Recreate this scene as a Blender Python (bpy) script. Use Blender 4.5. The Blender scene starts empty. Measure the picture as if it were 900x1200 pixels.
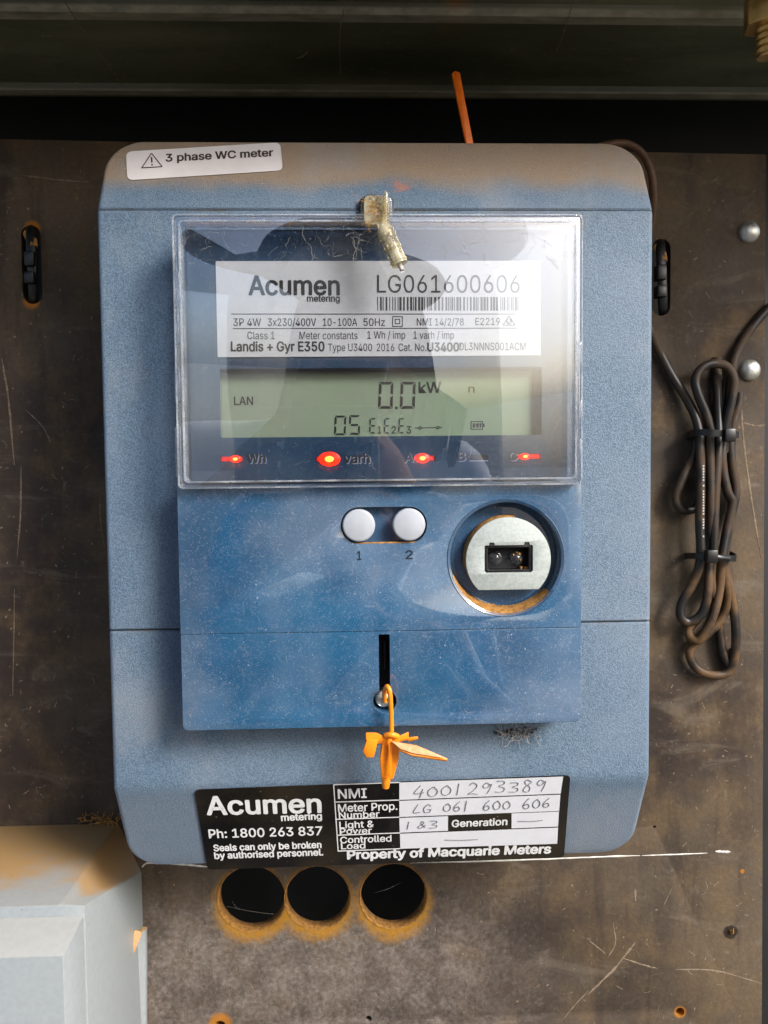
import bpy, bmesh, math, random, os
from mathutils import Vector, Matrix
random.seed(7)
scene = bpy.context.scene
C = scene.collection

# ------------------------------------------------------------------ camera
FPX = 985.0                                  # focal length in photo pixels (900 x 1200)
CAM = Vector((0, -0.27, 0))                  # 27 cm in front of the meter face (Y = 0)
ax = Vector((26411.5, -331.7, 985.7)).normalized()      # world X seen by the camera (right, down, forward)
dn = Vector((197.8, 18677.4, 985.7)); dn = (dn - ax * ax.dot(dn)).normalized()   # world down
fy = ax.cross(dn)                                        # world Y
RT, DW, FW = [Vector((ax[i], fy[i], -dn[i])) for i in range(3)]
cam_data = bpy.data.cameras.new('camera')
cam = bpy.data.objects.new('camera', cam_data); C.objects.link(cam)
m = Matrix((RT, -DW, -FW)).transposed().to_4x4(); m.translation = CAM
cam.matrix_world = m
cam_data.sensor_fit = 'VERTICAL'; cam_data.sensor_height = 36; cam_data.sensor_width = 27
cam_data.lens = FPX / 1200 * 36
cam_data.clip_start = 0.005; cam_data.clip_end = 3000
scene.camera = cam

# ------------------------------------------------------------------ sky, sun, exposure
SUN_AZ, SUN_EL = math.radians(136), math.radians(32)
world = bpy.data.worlds.new('World'); scene.world = world; world.use_nodes = True
wn = world.node_tree
sky = wn.nodes.new('ShaderNodeTexSky'); sky.sky_type = 'NISHITA'; sky.sun_disc = False
sky.sun_elevation = SUN_EL; sky.sun_rotation = SUN_AZ
sky.air_density = 1.0; sky.dust_density = 4.5; sky.ozone_density = 4.0
wn.links.new(sky.outputs[0], wn.nodes['Background'].inputs[0])
wn.nodes['Background'].inputs[1].default_value = 0.15
sun_d = bpy.data.lights.new('sun', 'SUN'); sun_d.energy = 2.4; sun_d.angle = math.radians(18)
sun_d.color = (1.0, 0.965, 0.92)
sun = bpy.data.objects.new('sun', sun_d); C.objects.link(sun)
sd = Vector((math.sin(SUN_AZ) * math.cos(SUN_EL), math.cos(SUN_AZ) * math.cos(SUN_EL), math.sin(SUN_EL)))
sun.rotation_euler = sd.to_track_quat('Z', 'Y').to_euler()
vs = scene.view_settings
vs.view_transform = 'Standard'; vs.look = 'None'; vs.gamma = 1; vs.use_curve_mapping = False
vs.exposure = 0.8
scene.cycles.max_bounces = 8; scene.cycles.transparent_max_bounces = 24
scene.cycles.caustics_refractive = False; scene.cycles.caustics_reflective = False

# ------------------------------------------------------------------ places on the photo's planes
def at(px, py, Y=0.0):
    d = RT * ((px - 450) / FPX) + DW * ((py - 600) / FPX) + FW
    return CAM + d * ((Y - CAM.y) / d.y)
class Plane:
    """a plane given by a point, its right and up directions and normal towards the viewer"""
    def __init__(s, p, up=Vector((0, 0, 1)), right=Vector((1, 0, 0))):
        s.p, s.up, s.right = Vector(p), Vector(up).normalized(), Vector(right).normalized()
        s.n = s.right.cross(s.up)
    def hit(s, px, py, off=0.0):
        d = RT * ((px - 450) / FPX) + DW * ((py - 600) / FPX) + FW
        p = s.p + s.n * off
        return CAM + d * ((p - CAM).dot(s.n) / d.dot(s.n))
    def off(s, o): return Plane(s.p + s.n * o, s.up, s.right)
    def uv(s, w): return ((w - s.p).dot(s.right), (w - s.p).dot(s.up))
    def w(s, u, v, o=0.0): return s.p + s.right * u + s.up * v + s.n * o
def facing(Y): return Plane((0, Y, 0))

# ------------------------------------------------------------------ materials
def lin(r, g, b):
    f = lambda c: (c / 255 / 12.92) if c / 255 <= 0.04045 else ((c / 255 + 0.055) / 1.055) ** 2.4
    return (f(r), f(g), f(b), 1)
class NT:
    def __init__(s, name):
        s.m = bpy.data.materials.new(name); s.m.use_nodes = True
        s.t = s.m.node_tree; s.b = s.t.nodes['Principled BSDF']; s.out = s.t.nodes['Material Output']
        s.pos = s.t.nodes.new('ShaderNodeNewGeometry').outputs['Position']
    def n(s, typ, **k):
        x = s.t.nodes.new(typ)
        for a, v in k.items(): setattr(x, a, v)
        return x
    def put(s, sock, v):
        if hasattr(v, 'is_output'): s.t.links.new(v, sock)
        else: sock.default_value = v
    def noise(s, scale, detail=3, rough=0.55, off=(0, 0, 0), stretch=(1, 1, 1), dist=0):
        mp = s.n('ShaderNodeMapping'); s.put(mp.inputs[0], s.pos)
        mp.inputs[1].default_value = off; mp.inputs[3].default_value = stretch
        x = s.n('ShaderNodeTexNoise'); s.t.links.new(mp.outputs[0], x.inputs['Vector'])
        x.inputs['Scale'].default_value = scale; x.inputs['Detail'].default_value = detail
        x.inputs['Roughness'].default_value = rough; x.inputs['Distortion'].default_value = dist
        return x.outputs['Fac']
    def ramp(s, v, lo, hi, a=0.0, b=1.0, smooth=True):
        x = s.n('ShaderNodeMapRange'); x.clamp = True
        if smooth: x.interpolation_type = 'SMOOTHSTEP'
        s.put(x.inputs[0], v); x.inputs[1].default_value = lo; x.inputs[2].default_value = hi
        x.inputs[3].default_value = a; x.inputs[4].default_value = b
        return x.outputs[0]
    def math(s, op, a, b=0.0):
        x = s.n('ShaderNodeMath', operation=op); s.put(x.inputs[0], a); s.put(x.inputs[1], b); return x.outputs[0]
    def mix(s, f, a, b):
        x = s.n('ShaderNodeMix', data_type='RGBA'); s.put(x.inputs[0], f)
        s.put(x.inputs[6], a); s.put(x.inputs[7], b); return x.outputs[2]
    def specks(s, scale, size, keep=0.5, off=(0, 0, 0)):
        mp = s.n('ShaderNodeMapping'); s.put(mp.inputs[0], s.pos); mp.inputs[1].default_value = off
        v = s.n('ShaderNodeTexVoronoi'); s.t.links.new(mp.outputs[0], v.inputs['Vector'])
        v.inputs['Scale'].default_value = scale
        sep = s.n('ShaderNodeSeparateColor'); s.t.links.new(v.outputs['Color'], sep.inputs[0])
        r = s.math('MULTIPLY', s.math('GREATER_THAN', sep.outputs[0], 1 - keep), size)
        r = s.math('MULTIPLY', r, sep.outputs[1])
        return s.math('GREATER_THAN', r, v.outputs['Distance'])
    def axis(s, i):
        x = s.n('ShaderNodeSeparateXYZ'); s.t.links.new(s.pos, x.inputs[0]); return x.outputs[i]
    def dist(s, p, flat=True):
        x = s.n('ShaderNodeVectorMath', operation='DISTANCE')
        if flat:
            mu = s.n('ShaderNodeVectorMath', operation='MULTIPLY'); s.put(mu.inputs[0], s.pos); mu.inputs[1].default_value = (1, 0, 1)
            s.t.links.new(mu.outputs[0], x.inputs[0]); x.inputs[1].default_value = (p[0], 0, p[2])
        else:
            s.put(x.inputs[0], s.pos); x.inputs[1].default_value = p
        return x.outputs['Value']
    def bump(s, h, strength, distance):
        x = s.n('ShaderNodeBump'); x.inputs['Strength'].default_value = strength
        x.inputs['Distance'].default_value = distance; s.put(x.inputs['Height'], h)
        s.t.links.new(x.outputs[0], s.b.inputs['Normal'])
    def set(s, color=None, rough=None, metal=None, spec=None, coat=None, coat_rough=None, trans=None, ior=None, emit=None, estr=None):
        I = s.b.inputs
        for k, v in (('Base Color', color), ('Roughness', rough), ('Metallic', metal), ('Specular IOR Level', spec),
                     ('Coat Weight', coat), ('Coat Roughness', coat_rough), ('Transmission Weight', trans), ('IOR', ior),
                     ('Emission Color', emit), ('Emission Strength', estr)):
            if v is not None: s.put(I[k], v)
        return s.m
def simple(name, rgb, rough=0.5, var=0.12, scale=400, bump=0.0, **k):
    n = NT(name); c = lin(*rgb)
    f = n.noise(scale, 4)
    col = n.mix(n.ramp(f, 0.3, 0.7), [x * (1 - var) for x in c[:3]] + [1], [min(1, x * (1 + var)) for x in c[:3]] + [1])
    if bump: n.bump(f, bump, 0.0003)
    return n.set(color=col, rough=rough, **k)

# ------------------------------------------------------------------ mesh helpers (world coordinates in)
def base_of(o):
    while o.parent: o = o.parent
    return o.location
def link(name, mesh, mat, parent=None, smooth=False):
    o = bpy.data.objects.new(name, mesh); C.objects.link(o)
    if mat: mesh.materials.append(mat)
    if parent:
        o.parent = parent
        mesh.transform(Matrix.Translation(-base_of(parent)))
    if smooth:
        for p in mesh.polygons: p.use_smooth = True
    return o
def pydata(name, verts, faces, mat, parent=None, smooth=False):
    me = bpy.data.meshes.new(name); me.from_pydata([tuple(v) for v in verts], [], faces)
    bm = bmesh.new(); bm.from_mesh(me); bmesh.ops.recalc_face_normals(bm, faces=bm.faces); bm.to_mesh(me); bm.free()
    return link(name, me, mat, parent, smooth)
def autosmooth(o, ang=35):
    me = o.data
    for p in me.polygons: p.use_smooth = True
    bm = bmesh.new(); bm.from_mesh(me)
    for e in bm.edges:
        if len(e.link_faces) == 2 and e.calc_face_angle(0) > math.radians(ang): e.smooth = False
    bm.to_mesh(me); bm.free(); return o
def thing(name, label, cat, loc, group=None):
    o = bpy.data.objects.new(name, None); C.objects.link(o); o.location = loc; o.empty_display_size = 0.01
    o['label'] = label; o['category'] = cat
    if group: o['group'] = group
    return o
def tag(o, label, cat, group=None):
    o['label'] = label; o['category'] = cat
    if group: o['group'] = group
    return o
def structure(o, label=None, cat=None):
    o['kind'] = 'structure'
    if label: o['label'] = label
    if cat: o['category'] = cat
    return o

def rrect(x0, z0, x1, z1, r, n=6):
    """rounded rectangle outline, counter-clockwise in (x, z)"""
    if not hasattr(r, '__len__'): r = (r,) * 4            # bl, br, tr, tl
    pts = []
    for (cx, cz, a0, rr) in ((x0 + r[0], z0 + r[0], 180, r[0]), (x1 - r[1], z0 + r[1], 270, r[1]), (x1 - r[2], z1 - r[2], 0, r[2]), (x0 + r[3], z1 - r[3], 90, r[3])):
        if rr <= 0: pts.append((cx, cz)); continue
        for i in range(n + 1):
            a = math.radians(a0 + 90 * i / n); pts.append((cx + rr * math.cos(a), cz + rr * math.sin(a)))
    return pts
def circle(cx, cz, r, n=40): return [(cx + r * math.cos(2 * math.pi * i / n), cz + r * math.sin(2 * math.pi * i / n)) for i in range(n)]
def inset(pts, d):
    out = []; n = len(pts)
    for i in range(n):
        p0, p1, p2 = Vector(pts[i - 1]), Vector(pts[i]), Vector(pts[(i + 1) % n])
        e1, e2 = (p1 - p0).normalized(), (p2 - p1).normalized()
        n1, n2 = Vector((-e1.y, e1.x)), Vector((-e2.y, e2.x))
        b = (n1 + n2); L = b.length
        b = n1 if L < 1e-6 else b / L
        out.append(tuple(p1 + b * (d / max(0.4, b.dot(n1)))))
    return out
def slab(name, pts, plane, back, front, mat, parent=None, bev=0.0, seg=3, dome=0.0):
    """solid with outline pts (u, v) standing on the plane between back and front (along its normal), front rim rounded"""
    rings = [(0, back)]
    if bev > 0:
        for i in range(seg + 1):
            a = math.pi / 2 * i / seg; rings.append((bev * (1 - math.cos(a)), front - bev + bev * math.sin(a)))
    else: rings.append((0, front))
    V, F, n = [], [], len(pts)
    for d, o in rings:
        q = inset(pts, d) if d else pts
        V += [plane.w(u, v, o) for u, v in q]
    for r in range(len(rings) - 1):
        for i in range(n):
            j = (i + 1) % n; F.append((r * n + i, r * n + j, (r + 1) * n + j, (r + 1) * n + i))
    F.append(tuple(range(n))[::-1])
    last = (len(rings) - 1) * n
    if dome:
        cu = sum(p[0] for p in pts) / n; cv = sum(p[1] for p in pts) / n
        q = inset(pts, rings[-1][0])
        for k in (0.66, 0.33):
            V += [plane.w(cu + (u - cu) * k, cv + (v - cv) * k, front + dome * (1 - k * k)) for u, v in q]
        V.append(plane.w(cu, cv, front + dome))
        for r in range(2):
            for i in range(n):
                j = (i + 1) % n; F.append((last + r * n + i, last + r * n + j, last + (r + 1) * n + j, last + (r + 1) * n + i))
        l2 = last + 2 * n
        for i in range(n): F.append((l2 + i, l2 + (i + 1) % n, len(V) - 1))
    else: F.append(tuple(last + i for i in range(n)))
    o = pydata(name, V, F, mat, parent)
    return autosmooth(o) if (bev or dome) else autosmooth(o, 25)
def plate(name, outer, holes, plane, back, front, mat, parent=None, bev=0.0):
    """like slab, with holes cut through (filled 2D curve turned into a mesh)"""
    cu = bpy.data.curves.new('outline', 'CURVE'); cu.dimensions = '2D'; cu.fill_mode = 'BOTH'
    cu.extrude = (front - back) / 2
    for pts in [outer] + holes:
        sp = cu.splines.new('POLY'); sp.points.add(len(pts) - 1); sp.use_cyclic_u = True
        for q, (u, v) in zip(sp.points, pts): q.co = (u, v, 0, 1)
    ob = bpy.data.objects.new('outline', cu); C.objects.link(ob)
    me = bpy.data.meshes.new_from_object(ob.evaluated_get(bpy.context.evaluated_depsgraph_get()))
    bpy.data.objects.remove(ob); bpy.data.curves.remove(cu)
    bm = bmesh.new(); bm.from_mesh(me); bmesh.ops.remove_doubles(bm, verts=bm.verts, dist=1e-7)
    bmesh.ops.recalc_face_normals(bm, faces=bm.faces)
    mid = (front + back) / 2
    if bev:
        ed = [e for e in bm.edges if len(e.link_faces) == 2 and e.calc_face_angle(0) > 1.0 and all(v.co.z > 0 for v in e.verts)]
        bmesh.ops.bevel(bm, geom=ed, offset=bev, segments=2, profile=0.5, affect='EDGES', clamp_overlap=True)
    for v in bm.verts: v.co = plane.w(v.co.x, v.co.y, mid + v.co.z)
    bmesh.ops.recalc_face_normals(bm, faces=bm.faces)
    me2 = bpy.data.meshes.new(name); bm.to_mesh(me2); bm.free(); bpy.data.meshes.remove(me)
    return autosmooth(link(name, me2, mat, parent), 30)
def box(name, lo, hi, mat, parent=None, bev=0.0):
    bm = bmesh.new(); bmesh.ops.create_cube(bm, size=1)
    for v in bm.verts: v.co = Vector([lo[i] + (hi[i] - lo[i]) * (v.co[i] + 0.5) for i in range(3)])
    if bev: bmesh.ops.bevel(bm, geom=bm.edges[:], offset=bev, segments=2, profile=0.5, affect='EDGES')
    me = bpy.data.meshes.new(name); bm.to_mesh(me); bm.free()
    return autosmooth(link(name, me, mat, parent))
def smooth_path(pts, sub=6):
    out = []; P = [Vector(p) for p in pts]; P = [P[0] * 2 - P[1]] + P + [P[-1] * 2 - P[-2]]
    for i in range(1, len(P) - 2):
        for k in range(sub):
            t = k / sub; a, b, c, d = P[i - 1], P[i], P[i + 1], P[i + 2]
            out.append(0.5 * (2 * b + (c - a) * t + (2 * a - 5 * b + 4 * c - d) * t * t + (3 * b - a - 3 * c + d) * t ** 3))
    return out + [P[-2]]
def tube_data(path, r, n=10, flat=None):
    """verts, faces of a tube; r a number or a function of t; flat = (axis, factor) squashes it"""
    V, F = [], []; m_ = len(path); prev = None
    for i, p in enumerate(path):
        t = (path[min(i + 1, m_ - 1)] - path[max(i - 1, 0)]).normalized()
        if prev is None: prev = t.orthogonal().normalized()
        u = (prev - t * prev.dot(t)).normalized(); v = t.cross(u); prev = u
        rr = r(i / (m_ - 1)) if callable(r) else r
        for k in range(n):
            a = 2 * math.pi * k / n; d = u * math.cos(a) * rr + v * math.sin(a) * rr
            if flat: d = d - flat[0] * d.dot(flat[0]) * (1 - flat[1])
            V.append(p + d)
    for i in range(m_ - 1):
        for k in range(n):
            j = (k + 1) % n; F.append((i * n + k, i * n + j, (i + 1) * n + j, (i + 1) * n + k))
    F.append(tuple(range(n))); F.append(tuple((m_ - 1) * n + k for k in range(n)))
    return V, F
def tube(name, pts, r, mat, parent=None, n=10, sub=6, flat=None):
    V, F = tube_data(smooth_path(pts, sub) if sub > 1 else [Vector(p) for p in pts], r, n, flat)
    return autosmooth(pydata(name, V, F, mat, parent), 60)
def poly_prism(name, corners, nrm, thick, mat, parent=None, bev=0.0):
    """flat piece with 3D corners, thickened along nrm"""
    nrm = Vector(nrm).normalized(); n = len(corners)
    V = [Vector(c) for c in corners] + [Vector(c) - nrm * thick for c in corners]
    F = [tuple(range(n)), tuple(range(2 * n - 1, n - 1, -1))] + [(i, (i + 1) % n, n + (i + 1) % n, n + i) for i in range(n)]
    o = pydata(name, V, F, mat, parent)
    if bev:
        bm = bmesh.new(); bm.from_mesh(o.data); bmesh.ops.bevel(bm, geom=bm.edges[:], offset=bev, segments=2, profile=0.5, affect='EDGES'); bm.to_mesh(o.data); bm.free(); autosmooth(o)
    return o
def join_data(items):
    V, F = [], []
    for v, f in items:
        b = len(V); V += list(v); F += [tuple(b + i for i in q) for q in f]
    return V, F

try:                                          # the plain sans face that ships inside Blender; its built-in face otherwise
    FONT = bpy.data.fonts.load(os.path.join(bpy.utils.resource_path('LOCAL'), 'datafiles', 'fonts', 'Inter.woff2'))
except Exception:
    FONT = None
def text_mesh(s):
    cu = bpy.data.curves.new('text', 'FONT'); cu.body = s
    if FONT: cu.font = FONT
    cu.size = 1; cu.resolution_u = 4
    ob = bpy.data.objects.new('text', cu); C.objects.link(ob)
    me = bpy.data.meshes.new_from_object(ob.evaluated_get(bpy.context.evaluated_depsgraph_get()))
    bpy.data.objects.remove(ob); bpy.data.curves.remove(cu)
    return me
_h = text_mesh('H'); CAPH = max(v.co.y for v in _h.vertices) - min(v.co.y for v in _h.vertices)
def lettering(s, p0, p1, cap, plane, mat, parent, bold=0.0, lift=0.00008, name='lettering'):
    """flat print: baseline runs from photo point p0 to p1, capitals cap pixels tall"""
    a, b = plane.hit(*p0), plane.hit(*p1)
    c = plane.hit(p0[0], p0[1] - cap)
    au, bu, cu_ = plane.uv(a), plane.uv(b), plane.uv(c)
    me = text_mesh(s)
    xs = [v.co.x for v in me.vertices]; x0, x1 = min(xs), max(xs)
    du = Vector(bu) - Vector(au); e = du.normalized(); up = Vector((-e.y, e.x))
    sx = du.length / (x1 - x0); sy = (Vector(cu_) - Vector(au)).dot(up) / CAPH
    bold = max(0.0, bold * 0.85 + 0.007)          # heavier faces: the glyph printed over itself with tiny shifts
    sh = [(0, 0)] + [(bold * math.cos(math.tau * k / 8), bold * 0.8 * math.sin(math.tau * k / 8)) for k in range(8)]
    V, F = [], []; fs = [tuple(p.vertices) for p in me.polygons]
    for k, (ox, oy) in enumerate(sh):
        b0 = len(V)
        for v in me.vertices:
            q = Vector(au) + e * ((v.co.x - x0 + ox) * sx) + up * ((v.co.y + oy) * sy)
            V.append(tuple(plane.w(q.x, q.y, lift + k * 0.000002)))
        F += [tuple(b0 + i for i in f) for f in fs]
    bpy.data.meshes.remove(me); me = bpy.data.meshes.new(name); me.from_pydata(V, [], F)
    return link(name, me, mat, parent)
def print_strip(items, plane, mat, parent, name, lift=0.00008):
    """flat printed quads given by four photo points each"""
    V, F = [], []
    for q in items:
        b = len(V)
        for p in q: V.append(plane.hit(p[0], p[1], lift))
        F.append(tuple(range(b, b + len(q))))
    me = bpy.data.meshes.new(name); me.from_pydata([tuple(v) for v in V], [], F)
    return link(name, me, mat, parent)
def pline(a, b, w):
    """a printed line as a quad in photo pixels"""
    d = Vector((b[0] - a[0], b[1] - a[1])).normalized(); n_ = Vector((-d.y, d.x)) * w / 2
    return [(a[0] + n_.x, a[1] + n_.y), (b[0] + n_.x, b[1] + n_.y), (b[0] - n_.x, b[1] - n_.y), (a[0] - n_.x, a[1] - n_.y)]

# ------------------------------------------------------------------ the materials of the place
BY = 0.075                                    # the board's face, behind the meter's front
hole_px = [((295, 1053), 36), ((372, 1052), 35), ((461, 1050), 36)]
HOLES = []
for (hx, hy), hr in hole_px:
    p = at(hx, hy, BY); HOLES.append((p, hr * (CAM - p).length * 0.99 / FPX))

def body_material():
    n = NT('textured_blue_grey_plastic')
    g = n.noise(2700, 2, 0.55); g2 = n.noise(5200, 1, 0.5, off=(3, 1, 2)); big = n.noise(22, 3, off=(5, 0, 1))
    grain = n.math('ADD', n.math('MULTIPLY', g, 0.7), n.math('MULTIPLY', g2, 0.3))
    col = n.mix(n.ramp(grain, 0.36, 0.64), (0.055, 0.092, 0.136, 1), (0.140, 0.208, 0.284, 1))
    col = n.mix(n.ramp(big, 0.35, 0.7, 0, 0.35), col, (0.21, 0.25, 0.31, 1))
    z = n.axis(2)
    z0, z1 = at(440, 228, 0.005).z, at(440, 200, 0.005).z
    zz = n.math('ADD', z, n.math('ADD', n.math('MULTIPLY', n.math('SUBTRACT', n.noise(60, 4), 0.5), 0.008), n.math('MULTIPLY', n.math('SUBTRACT', n.noise(16, 3, off=(3, 3, 3)), 0.5), 0.016)))
    dust = n.math('MULTIPLY', n.ramp(zz, z0, z1), n.ramp(grain, 0.25, 0.6, 0.55, 1.0))
    col = n.mix(n.math('MULTIPLY', dust, 0.9), col, (0.31, 0.215, 0.125, 1))
    zb0, zb1 = at(440, 915, 0.005).z, at(440, 945, 0.005).z
    low = n.math('MULTIPLY', n.ramp(zz, zb0, zb1), 0.25)
    col = n.mix(low, col, (0.26, 0.29, 0.34, 1))
    rust = n.math('MULTIPLY', n.ramp(n.dist(at(470, 213, 0.004)), 0.0045, 0.001), n.ramp(n.noise(300, 3), 0.42, 0.6))
    col = n.mix(n.math('MULTIPLY', rust, 0.45), col, lin(190, 105, 50))
    for zj in (at(440, 246, 0.005).z, at(445, 734, 0.005).z):
        gr = n.ramp(n.math('ABSOLUTE', n.math('SUBTRACT', z, zj)), 0.0011, 0.0002)
        col = n.mix(n.math('MULTIPLY', n.math('MULTIPLY', gr, n.ramp(n.noise(45, 4, off=(8, 2, 0)), 0.4, 0.65)), 0.6), col, (0.09, 0.075, 0.055, 1))
    sm = n.ramp(n.noise(30, 5, 0.65, off=(11, 0, 3), stretch=(1, 1, 0.6)), 0.52, 0.70)
    col = n.mix(n.math('MULTIPLY', sm, 0.3), col, (0.27, 0.28, 0.29, 1))
    fl = n.specks(900, 0.16, 0.12); col = n.mix(n.math('MULTIPLY', fl, 0.5), col, (0.6, 0.62, 0.65, 1))
    n.bump(grain, 0.9, 0.00035)
    return n.set(color=col, rough=n.ramp(dust, 0, 1, 0.48, 0.85), spec=0.4)
def blue_gloss(name, dark, light, dust_sheen=1.0):
    n = NT(name)
    big = n.noise(28, 4, off=(1, 2, 3)); sc = n.noise(420, 5, 0.7, dist=2.5); md = n.noise(90, 4, off=(4, 4, 4))
    col = n.mix(n.ramp(big, 0.3, 0.7), dark, light)
    s1 = n.specks(1500, 0.30, 0.45); s2 = n.specks(700, 0.13, 0.35, (2, 1, 0)); s3 = n.specks(2600, 0.33, 0.5, (1, 5, 0))
    f = n.math('MAXIMUM', n.math('MULTIPLY', s1, 0.42), n.math('MULTIPLY', s2, 0.75))
    f = n.math('MAXIMUM', f, n.math('MULTIPLY', s3, 0.22))
    f = n.math('MULTIPLY', f, n.ramp(md, 0.3, 0.65, 0.25, 1.0))
    haze = n.math('ADD', n.math('MULTIPLY', n.ramp(sc, 0.5, 0.72), 0.14), n.math('MULTIPLY', n.ramp(n.noise(17, 4, 0.6, off=(6, 1, 9)), 0.40, 0.66), 0.15))  # fine scuff haze plus broad grey patches standing in for soft reflections
    col = n.mix(n.math('MULTIPLY', n.math('ADD', f, haze), dust_sheen), col, (0.52, 0.56, 0.62, 1))
    n.bump(sc, 0.03, 0.0001)
    n.b.inputs['Coat IOR'].default_value = 1.75
    return n.set(color=col, rough=n.ramp(f, 0, 0.5, 0.16, 0.5), spec=0.6, coat=1.0, coat_rough=0.015)
def schlick(n, f0):
    lw = n.n('ShaderNodeLayerWeight'); lw.inputs[0].default_value = 0.5
    return n.math('ADD', f0, n.math('MULTIPLY', n.math('POWER', lw.outputs['Facing'], 5.0), 1 - f0))
def clear_sheet():
    n = NT('clear_dusty_window')
    t = n.t; t.nodes.remove(n.b)
    tr = n.n('ShaderNodeBsdfTransparent'); tr.inputs[0].default_value = (0.985, 0.99, 0.995, 1)
    gl = n.n('ShaderNodeBsdfGlossy'); gl.inputs['Roughness'].default_value = 0.01
    fr = schlick(n, 0.17)
    m1 = n.n('ShaderNodeMixShader'); t.links.new(fr, m1.inputs[0]); t.links.new(tr.outputs[0], m1.inputs[1]); t.links.new(gl.outputs[0], m1.inputs[2])
    df = n.n('ShaderNodeBsdfDiffuse'); df.inputs[0].default_value = (0.62, 0.63, 0.64, 1)
    s1 = n.specks(1300, 0.22, 0.3); s2 = n.specks(600, 0.10, 0.3, (2, 1, 0)); md = n.noise(60, 4, off=(4, 4, 4)); film = n.noise(25, 4, off=(9, 0, 0))
    top = n.ramp(n.axis(2), at(440, 330).z, at(440, 262).z, 0.5, 1.6)
    f = n.math('MAXIMUM', n.math('MULTIPLY', s1, 0.35), n.math('MULTIPLY', s2, 0.5))
    f = n.math('MULTIPLY', n.math('MULTIPLY', f, n.ramp(md, 0.3, 0.65, 0.2, 1.0)), top)
    f = n.math('ADD', f, n.ramp(film, 0.35, 0.75, 0.0, 0.035))
    m2 = n.n('ShaderNodeMixShader'); t.links.new(f, m2.inputs[0]); t.links.new(m1.outputs[0], m2.inputs[1]); t.links.new(df.outputs[0], m2.inputs[2])
    t.links.new(m2.outputs[0], n.out.inputs[0])
    return n.m
def clear_solid(name, tint=(0.93, 0.96, 1, 1), rough=0.04, milk=0.045, milkcol=(0.62, 0.64, 0.66, 1)):
    """clear moulded plastic: looks through, mirrors at grazing angles, a little milky with dust, edges milkier as painted glint"""
    n = NT(name); t = n.t; t.nodes.remove(n.b)
    tr = n.n('ShaderNodeBsdfTransparent'); tr.inputs[0].default_value = tint
    gl = n.n('ShaderNodeBsdfGlossy'); gl.inputs['Roughness'].default_value = rough
    bu = n.n('ShaderNodeBump'); bu.inputs['Strength'].default_value = 0.25; bu.inputs['Distance'].default_value = 0.0006
    t.links.new(n.noise(160, 3), bu.inputs['Height']); t.links.new(bu.outputs[0], gl.inputs['Normal'])
    m1 = n.n('ShaderNodeMixShader'); t.links.new(schlick(n, 0.05), m1.inputs[0]); t.links.new(tr.outputs[0], m1.inputs[1]); t.links.new(gl.outputs[0], m1.inputs[2])
    df = n.n('ShaderNodeBsdfDiffuse'); n.put(df.inputs[0], milkcol)
    f = n.math('ADD', n.math('MULTIPLY', n.specks(900, 0.35, 0.5), milk), n.ramp(n.noise(130, 4), 0.35, 0.7, milk * 0.5, milk * 1.8))
    m2 = n.n('ShaderNodeMixShader'); t.links.new(f, m2.inputs[0]); t.links.new(m1.outputs[0], m2.inputs[1]); t.links.new(df.outputs[0], m2.inputs[2])
    t.links.new(m2.outputs[0], n.out.inputs[0])
    return n.m
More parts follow.
